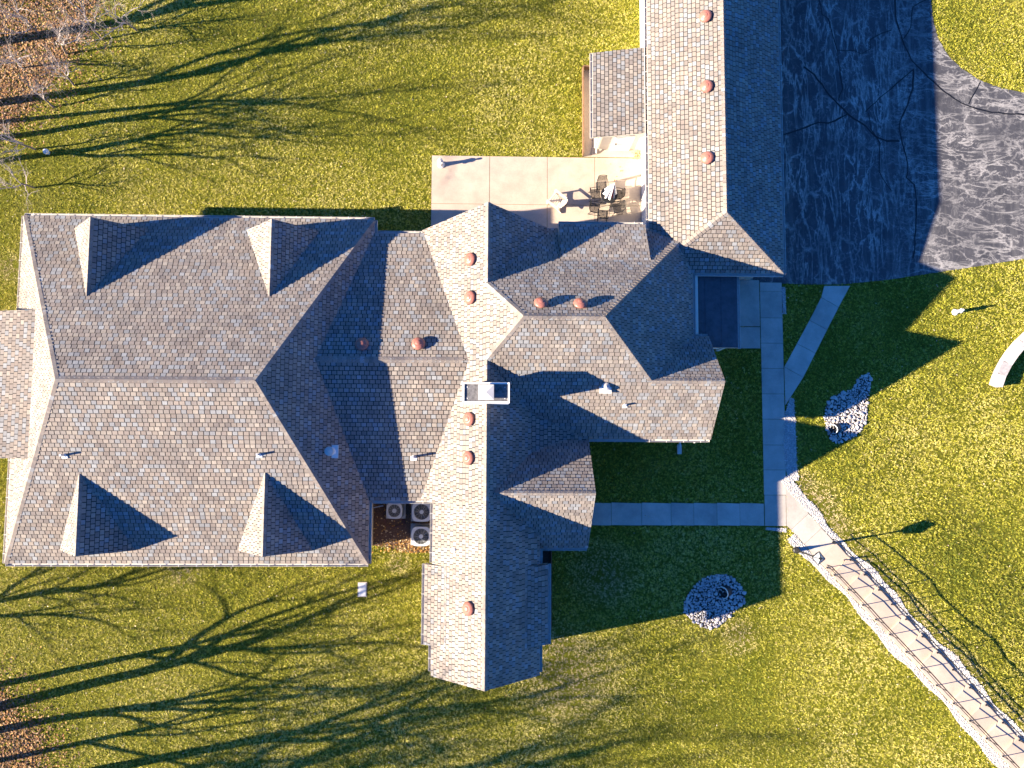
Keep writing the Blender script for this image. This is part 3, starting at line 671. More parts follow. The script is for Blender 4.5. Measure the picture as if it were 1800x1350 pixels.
# ------------------------------------------------------------------ air conditioners in the yard
yard = structure('mulch_bed', 'brown mulch yard between hall and ridge roof')
ybd = [(-6.6, -5.1), (-2.4, -5.1), (-2.4, -2.3), (-6.6, -2.3)]
m = MB(); m.prism([(-6.55, -5.15), (-5.2, -5.35), (-4.2, -5.6), (-3.2, -5.5), (-2.3, -5.65), (-2.3, -2.0), (-6.55, -2.0)], -.05, .02); m.build('mulch', M['mulch'], yard)
NOGRASS.append([(-6.55, -4.95), (-5.2, -5.2), (-4.2, -5.3), (-3.2, -5.2), (-2.3, -5.3), (-2.3, -2.0), (-6.55, -2.0)])
def ac_unit(px, py, w_, h_, lab, rz=0.0, seethru=True):
    p = at(px, py, h_); e = empty('air_conditioner', (p.x, p.y, 0), rz); tag(e, lab, 'air conditioner', 'air conditioners in the yard')
    m = MB(); m.box((0, 0, .04), (w_ * 1.25, w_ * 1.12, .08)); m.build('pad', M['concrete'], e)
    a = w_ / 2; c = a * .88
    ring = lambda r0, z: [(r0 * math.copysign(abs(math.cos(t)) ** .5, math.cos(t)), r0 * math.copysign(abs(math.sin(t)) ** .5, math.sin(t)), z) for t in [2 * math.pi * k / 32 for k in range(32)]]
    m = MB(); P = [ring(a, .08), ring(a, h_ - .05), ring(a * .97, h_)]; Q = [(a * .80 * math.cos(2 * math.pi * k / 32), a * .80 * math.sin(2 * math.pi * k / 32), h_) for k in range(32)]
    Q2 = [(x, y, h_ - .18) for x, y, z in Q]; rs = P + [Q, Q2]
    for r_ in rs: m.v.extend(r_)
    for i in range(4):
        for k in range(32): m.f.append((i * 32 + k, i * 32 + (k + 1) % 32, (i + 1) * 32 + (k + 1) % 32, (i + 1) * 32 + k)); m.m.append(0); m.c.append((1, 1, 1))
    cs = m.build('casing', M['ac'], e)
    m = MB()
    for s_ in range(-4, 5): m.box((a * 1.003, s_ * w_ * .09, h_ / 2), (.012, .012, h_ * .8)); m.box((s_ * w_ * .09, -a * 1.003, h_ / 2), (.012, .012, h_ * .8))
    m.build('louvre', M['acdark'], cs)
    m = MB(); m.lathe([(a * .79, h_ - .17), (.001, h_ - .17)], 24); m.build('fan_well', M['acdark'], e)
    for k in range(3):
        m = MB(); t = k * 2 * math.pi / 3 + rz * 3 + .9; w2 = .42
        P = [Vector((r_ * math.cos(t + s_ * w2), r_ * math.sin(t + s_ * w2), h_ - .10 + s_ * .035)) for r_ in (.1, a * .74) for s_ in (-1, 1)]
        m.add(P + [p - Vector((0, 0, .01)) for p in P], [(0, 1, 3, 2), (6, 7, 5, 4), (0, 2, 6, 4), (1, 5, 7, 3), (2, 3, 7, 6), (0, 4, 5, 1)]); m.build('fan_blade', M['acdark'], e)
    m = MB(); m.lathe([(.105, h_ - .1), (.105, h_ + .012), (.08, h_ + .014)], 18); m.build('hub', M['ac'], e)
    m = MB()
    for r_ in (.2, .3, .4, .5, .6, .7, .78): m.tube([(a * r_ * math.cos(2 * math.pi * k / 28), a * r_ * math.sin(2 * math.pi * k / 28), h_ + .006) for k in range(29)], .0035, 4, cap=False)
    for k in range(12): t = math.pi * 2 * k / 12; m.tube([(.08 * math.cos(t), .08 * math.sin(t), h_ + .006), (a * .8 * math.cos(t), a * .8 * math.sin(t), h_ + .006)], .004, 4)
    m.build('fan_guard', M['ac'], e)
    NOGRASS.append([(p.x - a, p.y - a), (p.x + a, p.y - a), (p.x + a, p.y + a), (p.x - a, p.y + a)])
ac_unit(693, 898, .80, .75, 'smallest of the three grey air conditioners, nearest the hall wall')
ac_unit(741, 900, .98, .95, 'large grey air conditioner tucked under the connector gutter')
ac_unit(740, 943, .98, .95, 'large grey air conditioner half in the sunlight')
m = MB(); m.tube([(-6.42, -3.2, 1.3), (-6.42, -3.2, .6), (-6.1, -3.3, .15), (-5.6, -3.2, .1)], .03, 6); m.build('refrigerant_pipe', M['metal'], B)
m = MB(); m.box((-6.4, -4.1, .9), (.14, .24, .34)); m.tube([(-6.4, -4.1, .75), (-6.4, -4.1, 0)], .03, 6); m.build('meter_box', M['metal'], B)
m = MB(); m.tube([(-5.0 + .5 * math.cos(t), -4.1 + .28 * math.sin(t) + .02 * t, .05) for t in np.linspace(0, 9, 50)], .018, 5); o = m.build('garden_hose', plain('dark_red_hose', (.10, .03, .03), .5)); tag(o, 'dark red hose coiled on the mulch beside the air conditioners', 'hose')

# ------------------------------------------------------------------ patio furniture
def tube_chair():
    e = empty('patio_chair'); m = MB(); t = .014
    for s_ in (-1, 1):
        m.tube([(s_ * .24, -.26, 0), (s_ * .24, -.22, .42), (s_ * .24, .22, .44), (s_ * .22, .34, .95)], t, 6)
        m.tube([(s_ * .24, .3, 0), (s_ * .24, .2, .42)], t, 6); m.tube([(s_ * .24, -.3, 0), (s_ * .24, .32, 0)], t, 6)
    m.tube([(-.22, .34, .95), (-.1, .36, 1.0), (.1, .36, 1.0), (.22, .34, .95)], t, 6); m.tube([(-.24, -.22, .42), (.24, -.22, .42)], t, 6); m.build('frame', M['black'], e)
    for s_ in (-1, 1):
        m = MB(); m.tube([(s_ * .27, -.24, .42), (s_ * .29, -.22, .64), (s_ * .29, .1, .66), (s_ * .25, .27, .7)], .016, 6); m.build('armrest', M['black'], e)
    m = MB()
    for k in range(11): m.box((-.22 + k * .044, 0, .435), (.022, .44, .006))
    for k in range(9): m.box((0, -.2 + k * .05, .441), (.46, .02, .006))
    m.build('seat', M['black'], e); m = MB()
    for k in range(10): m.bar((-.2 + k * .044, .23, .46), (-.19 + k * .042, .345, .95), .022, .006)
    for k in range(8): z = .5 + k * .06; m.box((0, .235 + (z - .46) * .24, z), (.43, .008, .01))
    m.build('backrest', M['black'], e); return e
tc = at(1068, 350); tc = Vector((tc.x - .02, tc.y, .03))
proto = tube_chair(); first = True
CH = [(1058, 326, 0.05, 'dark mesh patio chair at the sunny north end of the table'), (1060, 377, math.pi - .05, 'dark mesh patio chair at the shaded south end, partly under the gutter'),
      (1047, 341, math.pi / 2 + .1, 'dark mesh patio chair on the west side nearest the pale lounge chair'), (1046, 366, math.pi / 2 - .15, 'dark mesh patio chair on the west side, lower one in shade'),
      (1084, 342, -math.pi / 2 - .1, 'dark mesh patio chair on the wall side, upper one in sun'), (1085, 366, -math.pi / 2 + .2, 'dark mesh patio chair on the wall side, lower one in shade')]
for px, py, rz, lab in CH:
    c = proto if first else copy_tree(proto); first = False; p = at(px, py, .45); c.location = (p.x, p.y, .03); c.rotation_euler.z = rz; tag(c, lab, 'chair', 'patio chairs round the table')
t = empty('patio_table', tc); tag(t, 'round dark metal patio table under the closed umbrella', 'table')
m = MB(); m.lathe([(.43, .69), (.45, .70), (.45, .715), (.43, .72), (.03, .72), (.03, .69)], 32); m.build('tabletop', M['black'], t)
for k in range(4):
    a = k * math.pi / 2 + .6; m = MB(); m.tube([(.42 * math.cos(a), .42 * math.sin(a), 0), (.3 * math.cos(a), .3 * math.sin(a), .35), (.4 * math.cos(a), .4 * math.sin(a), .69)], .016, 6); m.build('leg', M['black'], t)
u = empty('umbrella', tc); tag(u, 'closed red, white and blue striped umbrella on the patio table', 'umbrella')
m = MB(); m.tube([(0, 0, 0), (0, 0, 2.35)], .02, 8); m.lathe([(.24, 0), (.24, .05), (.05, .09)], 16); m.build('pole', M['metal'], u)
mw = plain('umbrella_white', (.72, .70, .70), .8, var=.05); mr = plain('umbrella_red', (.50, .04, .05), .8, var=.1); mb_ = plain('umbrella_blue', (.08, .10, .32), .8, var=.1)
m = MB(); prof = [(.30, .85), (.27, 1.0), (.21, 1.4), (.14, 1.8), (.07, 2.15), (.015, 2.32)]; n_ = 32; b = 0
for r_, z in prof:
    for k in range(n_):
        a = 2 * math.pi * k / n_; rr = r_ * (1 + .28 * math.cos(8 * a)); m.v.append((rr * math.cos(a), rr * math.sin(a), z + (.05 * math.cos(8 * a) if z < .9 else 0)))
for i in range(len(prof) - 1):
    for k in range(n_):
        m.f.append((i * n_ + k, i * n_ + (k + 1) % n_, (i + 1) * n_ + (k + 1) % n_, (i + 1) * n_ + k)); m.m.append([0, 0, 1, 0, 0, 2, 0, 0][k % 8]); m.c.append((1, 1, 1))
m.build('canopy', [mw, mr, mb_], u, smooth=True)
m = MB(); m.lathe([(.03, 2.31), (.02, 2.38), (.001, 2.4)], 8); m.build('finial', M['metal'], u)
# slatted lounge chair
p = at(978, 354, .3); e = empty('adirondack_chair', (p.x, p.y, .03), math.radians(232)); tag(e, 'pale slatted lounge chair standing alone on the patio', 'chair')
for k in range(6):
    m = MB(); y = -.32 + k * .095; m.box((0, y, .36 - k * .022), (.52, .08, .022)); m.build('seat_slat', M['plastic'], e)
for k in range(5):
    m = MB(); x = -.2 + k * .10; top = 1.0 - abs(k - 2) ** 2 * .035
    m.bar((x, .2, .24), (x * 1.2, .2 + (top - .24) * .48, top), .09, .02); m.build('back_slat', M['plastic'], e)
for s_ in (-1, 1):
    m = MB(); m.box((s_ * .36, -.02, .56), (.13, .78, .025)); m.build('armrest', M['plastic'], e)
    m = MB(); m.box((s_ * .32, -.34, .275), (.03, .1, .55)); m.build('front_leg', M['plastic'], e)
    m = MB(); m.bar((s_ * .28, -.36, .36), (s_ * .28, .55, .04), .03, .13); m.build('side_rail', M['plastic'], e)
# statues
def statue(px, py, h, lab, z0=.0):
    p = at(px, py, z0) if z0 else atg(px, py); e = empty('statue', p); tag(e, lab, 'statue'); s_ = h
    m = MB(); m.lathe([(.20 * s_, 0), (.20 * s_, .06 * s_), (.15 * s_, .09 * s_), (.14 * s_, .16 * s_)], 16); m.build('pedestal', M['white'], e)
    m = MB(); m.lathe([(.125 * s_, .16 * s_), (.11 * s_, .3 * s_), (.095 * s_, .45 * s_), (.085 * s_, .55 * s_), (.11 * s_, .66 * s_), (.13 * s_, .74 * s_), (.10 * s_, .79 * s_), (.045 * s_, .82 * s_), (.05 * s_, .85 * s_), (.068 * s_, .90 * s_), (.06 * s_, .96 * s_), (.0005, 1.0 * s_)], 18)
    for k in (-1, 1): m.tube([(k * .12 * s_, 0, .73 * s_), (k * .15 * s_, -.05 * s_, .6 * s_), (k * .03 * s_, -.13 * s_, .56 * s_)], [.045 * s_, .04 * s_, .03 * s_], 8)
    m.build('robed_figure', M['white'], e, smooth=True)
statue(775.5, 290, .92, 'white garden statue on the corner of the tan patio', .03)
statue(1678, 549, .85, 'white robed garden statue on the sunlit lawn by the drive')

# ------------------------------------------------------------------ lamp post
p = atg(1399, 967); e = empty('lamp_post', p); tag(e, 'black lamp post with square lantern beside the stepped path', 'lamp post')
m = MB(); m.lathe([(.17, 0), (.17, .08), (.12, .14), (.10, .34), (.07, .42), (.055, .55)], 16); m.build('base', M['black'], e)
m = MB(); m.tube([(0, 0, .5), (0, 0, 2.4)], [.042, .035], 10); m.lathe([(.04, 2.25), (.06, 2.28), (.04, 2.33)], 10); m.build('pole', M['black'], e)
ln = empty('lantern', (0, 0, 0), math.radians(38), e); a, b, z0, z1 = .11, .22, 2.42, 2.8
m = MB(); m.box((0, 0, z0), (.22, .22, .03)); m.box((0, 0, z0 - .04), (.12, .12, .06))
for sx, sy in ((-1, -1), (1, -1), (1, 1), (-1, 1)): m.bar((sx * a, sy * a, z0), (sx * b, sy * b, z1), .03, .03); m.bar((sx * b, sy * b, z1), (sx * .05, sy * .05, z1 + .18), .03, .03)
for k in range(4):
    ang = k * math.pi / 2; c_, s_ = math.cos(ang), math.sin(ang); m.bar((b * c_ - b * s_, b * s_ + b * c_, z1), (-b * c_ - b * s_, -b * s_ + b * c_, z1), .04, .035)
m.box((0, 0, z1 + .19), (.12, .12, .05)); m.lathe([(.03, z1 + .2), (.02, z1 + .27), (.001, z1 + .30)], 8); m.build('cage', M['black'], ln)
for k in range(4):
    ang = k * math.pi / 2; Rz = Matrix.Rotation(ang, 3, 'Z'); m = MB()
    m.add([Rz @ Vector(q) for q in ((-a, -a, z0 + .02), (a, -a, z0 + .02), (b, -b, z1), (-b, -b, z1), (-a, -a + .006, z0 + .02), (a, -a + .006, z0 + .02), (b, -b + .006, z1), (-b, -b + .006, z1))], [(0, 1, 2, 3), (7, 6, 5, 4), (0, 4, 5, 1), (1, 5, 6, 2), (2, 6, 7, 3), (3, 7, 4, 0)]); m.build('pane', M['glass'], ln)
    m = MB(); m.add([Rz @ Vector(q) for q in ((-b, -b, z1 + .01), (b, -b, z1 + .01), (.05, -.05, z1 + .175), (-.05, -.05, z1 + .175))], [(0, 1, 2, 3)]); m.add([Rz @ Vector(q) for q in ((-b, -b, z1 + .004), (b, -b, z1 + .004), (.05, -.05, z1 + .169), (-.05, -.05, z1 + .169))], [(3, 2, 1, 0)]); m.build('roof_pane', M['glass'], ln)
m = MB(); m.lathe([(.02, z0), (.02, z0 + .1), (.04, z0 + .14), (.04, z0 + .24), (.001, z0 + .28)], 10); m.build('bulb', M['white'], ln)

# ------------------------------------------------------------------ railings
def railing(side, s0, lab):
    e = empty('handrail', (0, 0, 0)); tag(e, lab, 'railing', 'railings of the stepped path')
    off = side * .57; top = []; low = []; zst = lambda s_: RISE * sum(1 for r_ in RS if r_ <= s_) + .03
    ss = [s0] + [r_ + .12 for r_ in RS[1:] if r_ + .12 > s0 + .3]
    L = [ss[0]]
    for a, b in zip(ss, ss[1:]):
        if b - a > 1.5: L.append((a + b) / 2)
        L.append(b)
    for s_ in L:
        q = P0 + PD * s_ + PN * off; z = zst(s_); m = MB(); m.tube([(q.x, q.y, z - .05), (q.x, q.y, z + .92)], .02, 6); m.lathe([(.05, z), (.05, z + .012), (.016, z + .02)], 8, (q.x, q.y, 0)); m.build('post', M['black'], e)
        top.append((q.x, q.y, z + .93)); low.append((q.x, q.y, z + .45))
    m = MB(); q = P0 + PD * (L[0] - .28) + PN * off; m.tube([(q.x, q.y, low[0][2]), (q.x, q.y, top[0][2])] + top, .027, 6); m.build('top_rail', M['black'], e)
    m = MB(); m.tube([(q.x, q.y, low[0][2])] + low, .02, 6); m.build('lower_rail', M['black'], e)
railing(-1, RS[1] - .35, 'thin black handrail on the lower left side of the stepped path')
railing(1, RS[1] - 1.05, 'thin black handrail on the upper right side of the stepped path')

# ------------------------------------------------------------------ curved stone wall by the right edge
pts = [(1744, 679), (1750, 660), (1760, 640), (1772, 622), (1786, 605), (1802, 590), (1822, 574), (1850, 556)]
e = empty('stone_wall', atg(1744, 679)); tag(e, 'low curved pale stone wall at the right edge of the lawn', 'wall')
base = [atg(*q) - e.location for q in pts]
for i in range(len(base) - 1):
    a, b = base[i], base[i + 1]; m = MB(); d = (b - a).to_2d().normalized(); nr = Vector((-d.y, d.x)); a2, b2 = a.to_2d() + d * .008, b.to_2d() - d * .008; wd = .21
    if i: pass
    m.prism([(a2 - nr * wd)[:], (b2 - nr * wd)[:], (b2 + nr * wd)[:], (a2 + nr * wd)[:]], -.3, .40 + random.uniform(-.01, .01)); m.build('stone_block', M['rock'], e)
    m = MB(); wd = .26; hz = .40 + random.uniform(-.006, .006); m.prism([(a2 - nr * wd)[:], (b2 - nr * wd)[:], (b2 + nr * wd)[:], (a2 + nr * wd)[:]], hz + .012, hz + .10); m.build('coping', M['rock'], e)
    NOGRASS.append([tuple(((q_).to_2d() + e.location.to_2d())[:]) for q_ in (a - nr.to_3d() * .25, b - nr.to_3d() * .25, b + nr.to_3d() * .25, a + nr.to_3d() * .25)])

# ------------------------------------------------------------------ rock beds
def rock_mesh(seed):
    rnd = random.Random(seed); t = (1 + 5 ** .5) / 2
    V_ = [(-1, t, 0), (1, t, 0), (-1, -t, 0), (1, -t, 0), (0, -1, t), (0, 1, t), (0, -1, -t), (0, 1, -t), (t, 0, -1), (t, 0, 1), (-t, 0, -1), (-t, 0, 1)]
    F_ = [(0, 11, 5), (0, 5, 1), (0, 1, 7), (0, 7, 10), (0, 10, 11), (1, 5, 9), (5, 11, 4), (11, 10, 2), (10, 7, 6), (7, 1, 8), (3, 9, 4), (3, 4, 2), (3, 2, 6), (3, 6, 8), (3, 8, 9), (4, 9, 5), (2, 4, 11), (6, 2, 10), (8, 6, 7), (9, 8, 1)]
    V_ = [Vector(v).normalized() * rnd.uniform(.75, 1.2) for v in V_]; V_ = [(v.x * 1.15, v.y * .9, v.z * .55) for v in V_]
    me = bpy.data.meshes.new('rock'); me.from_pydata(V_, [], F_); me.materials.append(M['rock']); return me
RM = [rock_mesh(i) for i in range(9)]
def inpoly(x, y, poly):
    x = np.asarray(x); y = np.asarray(y); r = np.zeros(x.shape, bool); n = len(poly)
    for i in range(n):
        x1, y1 = poly[i]; x2, y2 = poly[(i + 1) % n]
        if y1 == y2: continue
        c = ((y1 > y) != (y2 > y)) & (x < (x2 - x1) * (y - y1) / (y2 - y1) + x1); r ^= c
    return r
def pebbles(name, P, size, parent, label=None, pal=None, kind='stuff'):
    """small angular stones as one mesh"""
    P = np.asarray(P); n = len(P); o8 = np.array([(1, 0, 0), (-1, 0, 0), (0, 1, 0), (0, -1, 0), (0, 0, .8), (0, 0, -.8)], float)
    f8 = np.array([(0, 2, 4), (2, 1, 4), (1, 3, 4), (3, 0, 4), (2, 0, 5), (1, 2, 5), (3, 1, 5), (0, 3, 5)])
    V_ = np.repeat(o8[None], n, 0) * np.random.uniform(.6, 1.3, (n, 6, 1)); a = np.random.uniform(0, 6.28, n); ca_, sa_ = np.cos(a)[:, None], np.sin(a)[:, None]
    tl = np.random.uniform(-.5, .5, (n, 1)); V_[..., 2] += tl * V_[..., 0]
    X = V_[..., 0] * ca_ - V_[..., 1] * sa_; Y = V_[..., 0] * sa_ + V_[..., 1] * ca_
    V_[..., 0], V_[..., 1] = X, Y; s_ = np.random.uniform(size[0], size[1], (n, 1, 1)); V_ = V_ * s_ + P[:, None, :] + np.array([0, 0, 1]) * s_ * .4
    pal = np.array(pal or [(.62, .60, .58), (.70, .68, .66), (.48, .46, .45), (.58, .53, .47), (.36, .35, .35)]); col = np.repeat(pal[np.random.randint(0, len(pal), n)], 8, 0)
    o = np_mesh(name, V_.reshape(-1, 3), (f8[None] + 6 * np.arange(n)[:, None, None]).reshape(-1, 3), M['gravel'], col, parent); tag(o, label, kind=kind); return o
def rock_bed(name, poly_px, label, fine_px, dens, sizes, pipe, pipe_r):
    poly = [tuple(atg(*q)[:2]) for q in poly_px]; fine = [tuple(atg(*q)[:2]) for q in fine_px]; NOGRASS.append(poly)
    b = structure(name, label); cx, cy = np.mean(poly, 0)
    m = MB(); n = len(poly); m.add([(x, y, gz(x, y) + .012) for x, y in poly] + [(cx, cy, gz(cx, cy) + .03)], [(i, (i + 1) % n, n) for i in range(n)]); m.build('bed_soil', M['soil'], b)
    X = np.array(poly); lo, hi = X.min(0), X.max(0); placed = []
    pp = atg(*pipe)
    for _ in range(14000):
        if len(placed) >= dens: break
        x, y = random.uniform(lo[0], hi[0]), random.uniform(lo[1], hi[1]); s_ = random.uniform(*sizes)
        if not inpoly(x, y, poly) or inpoly(x, y, fine) or (x - pp.x) ** 2 + (y - pp.y) ** 2 < (pipe_r + s_ * .6) ** 2: continue
        if any((x - a) ** 2 + (y - c) ** 2 < (.80 * (s_ + d)) ** 2 for a, c, d in placed): continue
        placed.append((x, y, s_))
    for x, y, s_ in placed:
        o = bpy.data.objects.new('rock', random.choice(RM)); C.objects.link(o); o.parent = b; o.location = (x, y, gz(x, y) + s_ * .3); o.scale = (s_,) * 3; o.rotation_euler = (random.uniform(-.4, .4), random.uniform(-.4, .4), random.uniform(0, 6.28))
    P = []
    while len(P) < 900:
        x, y = random.uniform(lo[0], hi[0]), random.uniform(lo[1], hi[1])
        if inpoly(x, y, fine) or (inpoly(x, y, poly) and random.random() < .3): P.append((x, y, gz(x, y) + .02))
    pebbles('gravel', P, (.02, .05), b)
    return b
bedA = [(1451, 715), (1457, 702), (1468, 694), (1482, 690), (1497, 684), (1505, 672), (1515, 660), (1527, 656), (1531, 668), (1527, 690), (1524, 712), (1524, 735), (1518, 747), (1508, 763), (1492, 774), (1468, 779), (1458, 772), (1452, 752), (1449, 733)]
rock_bed('rock_bed', bedA, 'bed of blue shaded rocks and gravel by the diagonal path', [(1495, 712), (1500, 685), (1512, 664), (1527, 660), (1528, 690), (1522, 715)], 260, (.055, .145), (1466, 753), .27)
bedB = [(1201, 1077), (1202, 1058), (1211, 1040), (1226, 1024), (1243, 1013), (1262, 1009), (1282, 1011), (1298, 1024), (1309, 1042), (1308, 1060), (1296, 1070), (1284, 1082), (1270, 1096), (1252, 1105), (1238, 1104), (1222, 1095), (1210, 1085)]
rock_bed('rock_bed', bedB, 'oval bed of pale rocks on the south lawn', [(1215, 1075), (1230, 1060), (1250, 1058), (1275, 1068), (1268, 1082), (1240, 1090), (1222, 1088)], 300, (.055, .14), (1272, 1041), .33)
def drain(px, py, r, lab, ang):
    p = atg(px, py); e = empty('drain_pipe', p); tag(e, lab, 'drain pipe'); m = MB(); Q = Matrix.Rotation(ang, 3, 'Z') @ Matrix.Rotation(math.radians(55), 3, 'Y')
    m.lathe([(r, -.25), (r, .12), (r * .92, .12), (r * .90, -.2), (.001, -.2)], 24, (0, 0, .05), 0, Q); m.build('pipe_end', M['pipe'], e)
    m = MB(); m.lathe([(r * 1.0, .10), (r * 1.08, .11), (r * 1.08, .15), (r * .95, .15), (r * .93, .08)], 24, (0, 0, .05), 0, Q, cap=False); m.build('rim', M['metal'], e)
drain(1466, 753, .24, 'dark drain pipe mouth among the rocks by the diagonal path', math.radians(200))
drain(1273, 1040, .30, 'dark drain pipe mouth in the oval rock bed', math.radians(195))

# gravel strips beside the walk and the steps
def strip_pts(cl, half, dens):
    P = []; bed = MB()
    for (a, b), (h0, h1) in zip(zip(cl, cl[1:]), zip(half, half[1:])):
        L = (b - a).length; n = int(L * (h0 + h1) * dens)
        d = (b - a).to_2d().normalized(); nr = Vector((-d.y, d.x))
        for _ in range(n):
            t = random.random(); q = a.to_2d().lerp(b.to_2d(), t) + nr * (h0 + (h1 - h0) * t) * random.uniform(-1, 1) * random.uniform(.85, 1.2); P.append((q.x, q.y, gz(q.x, q.y) + .02))
        nn = [(a.to_2d() + nr * h0)[:], (b.to_2d() + nr * h1)[:], (b.to_2d() - nr * h1)[:], (a.to_2d() - nr * h0)[:]]; NOGRASS.append(nn)
        for i_ in range(4):
            c4 = [Vector(nn[0]).lerp(Vector(nn[1]), i_ / 4), Vector(nn[0]).lerp(Vector(nn[1]), (i_ + 1) / 4), Vector(nn[3]).lerp(Vector(nn[2]), (i_ + 1) / 4), Vector(nn[3]).lerp(Vector(nn[2]), i_ / 4)]
            bed.add([(q.x, q.y, gz(q.x, q.y) + .022) for q in c4], [(3, 2, 1, 0)])
    bed.build('gravel_fines', M['fines'], gs)
    return P
gs = structure('gravel_strip', 'white gravel strips edging the walk and stepped path')
P = []
P += strip_pts([at(1392, 700), at(1388, 730), at(1388, 770), at(1390, 815), at(1394, 845)] , [.1, .27, .33, .3, .28], 700)
v3 = lambda s_, o_: Vector((*(P0 + PD * s_ + PN * o_), 0))
def steps_strip(sgn, ss, wid): return strip_pts([v3(s_, sgn * (.66 + w_)) for s_, w_ in zip(ss, wid)], wid, 700)
ss = list(np.arange(RS[0] - 4.2, RS[-1] + 1, .4))
P += steps_strip(1, ss, [.20 + .05 * math.sin(i * .45) + .03 * math.sin(i * 1.3) for i in range(len(ss))])
ss = list(np.arange(RS[0] - 1.75, RS[-1] + 1, .4)); P += steps_strip(-1, ss, [.17 + .05 * math.sin(i * .38 + 1) + .03 * math.sin(i * 1.1) for i in range(len(ss))])
P += strip_pts([at(1346, 929), at(1382, 932)], [.06, .1], 700) + strip_pts([at(1377, 505), at(1379, 552)], [.09, .09], 700)
pebbles('gravel', P, (.016, .038), gs)
P = [(q[0] + random.uniform(-.35, .35), q[1] + random.uniform(-.35, .35), 0) for q in random.sample(P, 350)]
pebbles('gravel', [(x, y, gz(x, y) + .02) for x, y, z in P], (.015, .035), gs)

# timber edged areaway beside the lean-to, and the edging along the east bay
e = empty('timber_edging', (4.5, 17, 0)); tag(e, 'low brown timber edging round a sunken strip by the lean to', 'edging')
ex = at(1024, 200).x
for a, b in (((ex, 15.35), (ex, 20.2)), ((ex, 20.2), (5.3, 20.2))):
    m = MB(); m.bar((a[0] - 4.5, a[1] - 17, .18), (b[0] - 4.5, b[1] - 17, .18), .06, .5); m.build('board', M['timber'], e)
o = MB(); o.prism(rect(ex + .03, 15.35, 5.3, 20.17), -.1, .015); tag(o.build('areaway_floor', M['patio']), kind='structure'); NOGRASS.append(rect(ex, 15.3, 5.3, 20.2))
e = empty('bed_edging', (2.9, -7, 0)); tag(e, 'thin dark edging board along the shaded east bay', 'edging')
xe_ = at(969, 1060).x; m = MB(); m.box((xe_ - 2.9, -.0, .05), (.04, 4.9, .2)); m.build('board', M['timber'], e)
m = MB(); m.prism(rect(1.7, -9.4, xe_, -4.5), -.1, .012); tag(m.build('bed_soil', M['soil']), kind='structure'); NOGRASS.append(rect(1.7, -9.4, xe_, -4.4))
m = MB(); m.box((2.72, -9.75, .12), (.35, .22, .24)); m.tube([(2.45, -9.75, .2), (2.3, -9.75, .5), (2.3, -9.75, 3.5)], .045, 6); m.build('downspout', M['gutter'], B)
# little things on the lawn
p = at(85, 269); e = empty('white_globe', p); tag(e, 'small white globe on the lawn under the tree shadows', 'globe')
m = MB(); m.lathe([(.10, 0), (.10, .05), (.07, .08)], 14); m.build('foot', M['white'], e)
m = MB(); m.lathe([(.06, .07)] + [(.15 * math.sin(t), .21 - .15 * math.cos(t)) for t in np.linspace(.5, 3.1, 10)] + [(.0005, .36)], 18); m.build('ball', M['white'], e, smooth=True)
p = at(637, 1036); e = empty('utility_cover', p); tag(e, 'pale rectangular utility cover set in the south lawn', 'utility cover')
m = MB(); m.prism(rect(-.23, -.37, .23, .37), -.05, .04); m.build('frame', M['concrete'], e)
m = MB(); m.prism(rect(-.18, -.32, .18, .32), .042, .065); m.build('lid', M['white'], e); NOGRASS.append([(p.x - .23, p.y - .37), (p.x + .23, p.y - .37), (p.x + .23, p.y + .37), (p.x - .23, p.y + .37)])

# ------------------------------------------------------------------ bare trees
def tree(x, y, h, seed, lab, r0=None, lean=(0, 0), fork=.33, spread=.8, name='bare_tree', group='bare trees along the west side', twiggy=1.0):
    rnd = random.Random(seed); e = empty(name, (x, y, 0)); tag(e, lab, 'tree', group)
    tm, cm = MB(), MB(); r0 = r0 or h * .021
    def grow(p, d, L, r, lev):
        n = (6, 7, 6, 5, 3)[lev]; pts, rad = [p], [r]; kids = []; end = r * (.78, .55, .45, .38, .35)[lev]
        for i in range(1, n + 1):
            j = (.06, .17, .2, .24, .25)[lev]
            d = (d + Vector((rnd.gauss(0, j), rnd.gauss(0, j), rnd.gauss(0, j * .7) + (.03 if lev > 0 else .0)))).normalized()
            p = p + d * (L / n); pts.append(p); rad.append(r + (end - r) * i / n)
            if lev < 4 and i >= (4, 2, 2, 1, 9)[lev]: kids.append((p, d, rad[-1], i / n))
        (tm if lev == 0 else cm).tube(pts, rad, (10, 7, 6, 4, 3)[lev], cap=(lev < 2))
        for (q, dd, rr, f) in kids:
            k = 2 if f == 1 else 1
            if f < 1 and rnd.random() > (.9, .62, .62 * twiggy, .5 * twiggy)[lev]: continue
            for c in range(k):
                ax = Vector((rnd.gauss(0, 1), rnd.gauss(0, 1), rnd.gauss(0, 1))).cross(dd).normalized(); an = rnd.uniform(.4, spread) * (.75 if f == 1 else 1)
                nd = Matrix.Rotation(an, 3, ax) @ dd
                nd = (nd + Vector((0, 0, .15 if lev < 2 else .04))).normalized()
                grow(q, nd, L * rnd.uniform(.65, .95) * (1.3 if lev == 0 else .78), rr * rnd.uniform(.5, .78) * (1.1 if f == 1 and lev < 2 else 1), lev + 1)
    grow(Vector((0, 0, -.2)), Vector((lean[0], lean[1], 1)).normalized(), h * fork, r0, 0)
    tm.build('trunk', M['bark'], e, smooth=True); cm.build('crown', M['twig'], e, smooth=True)
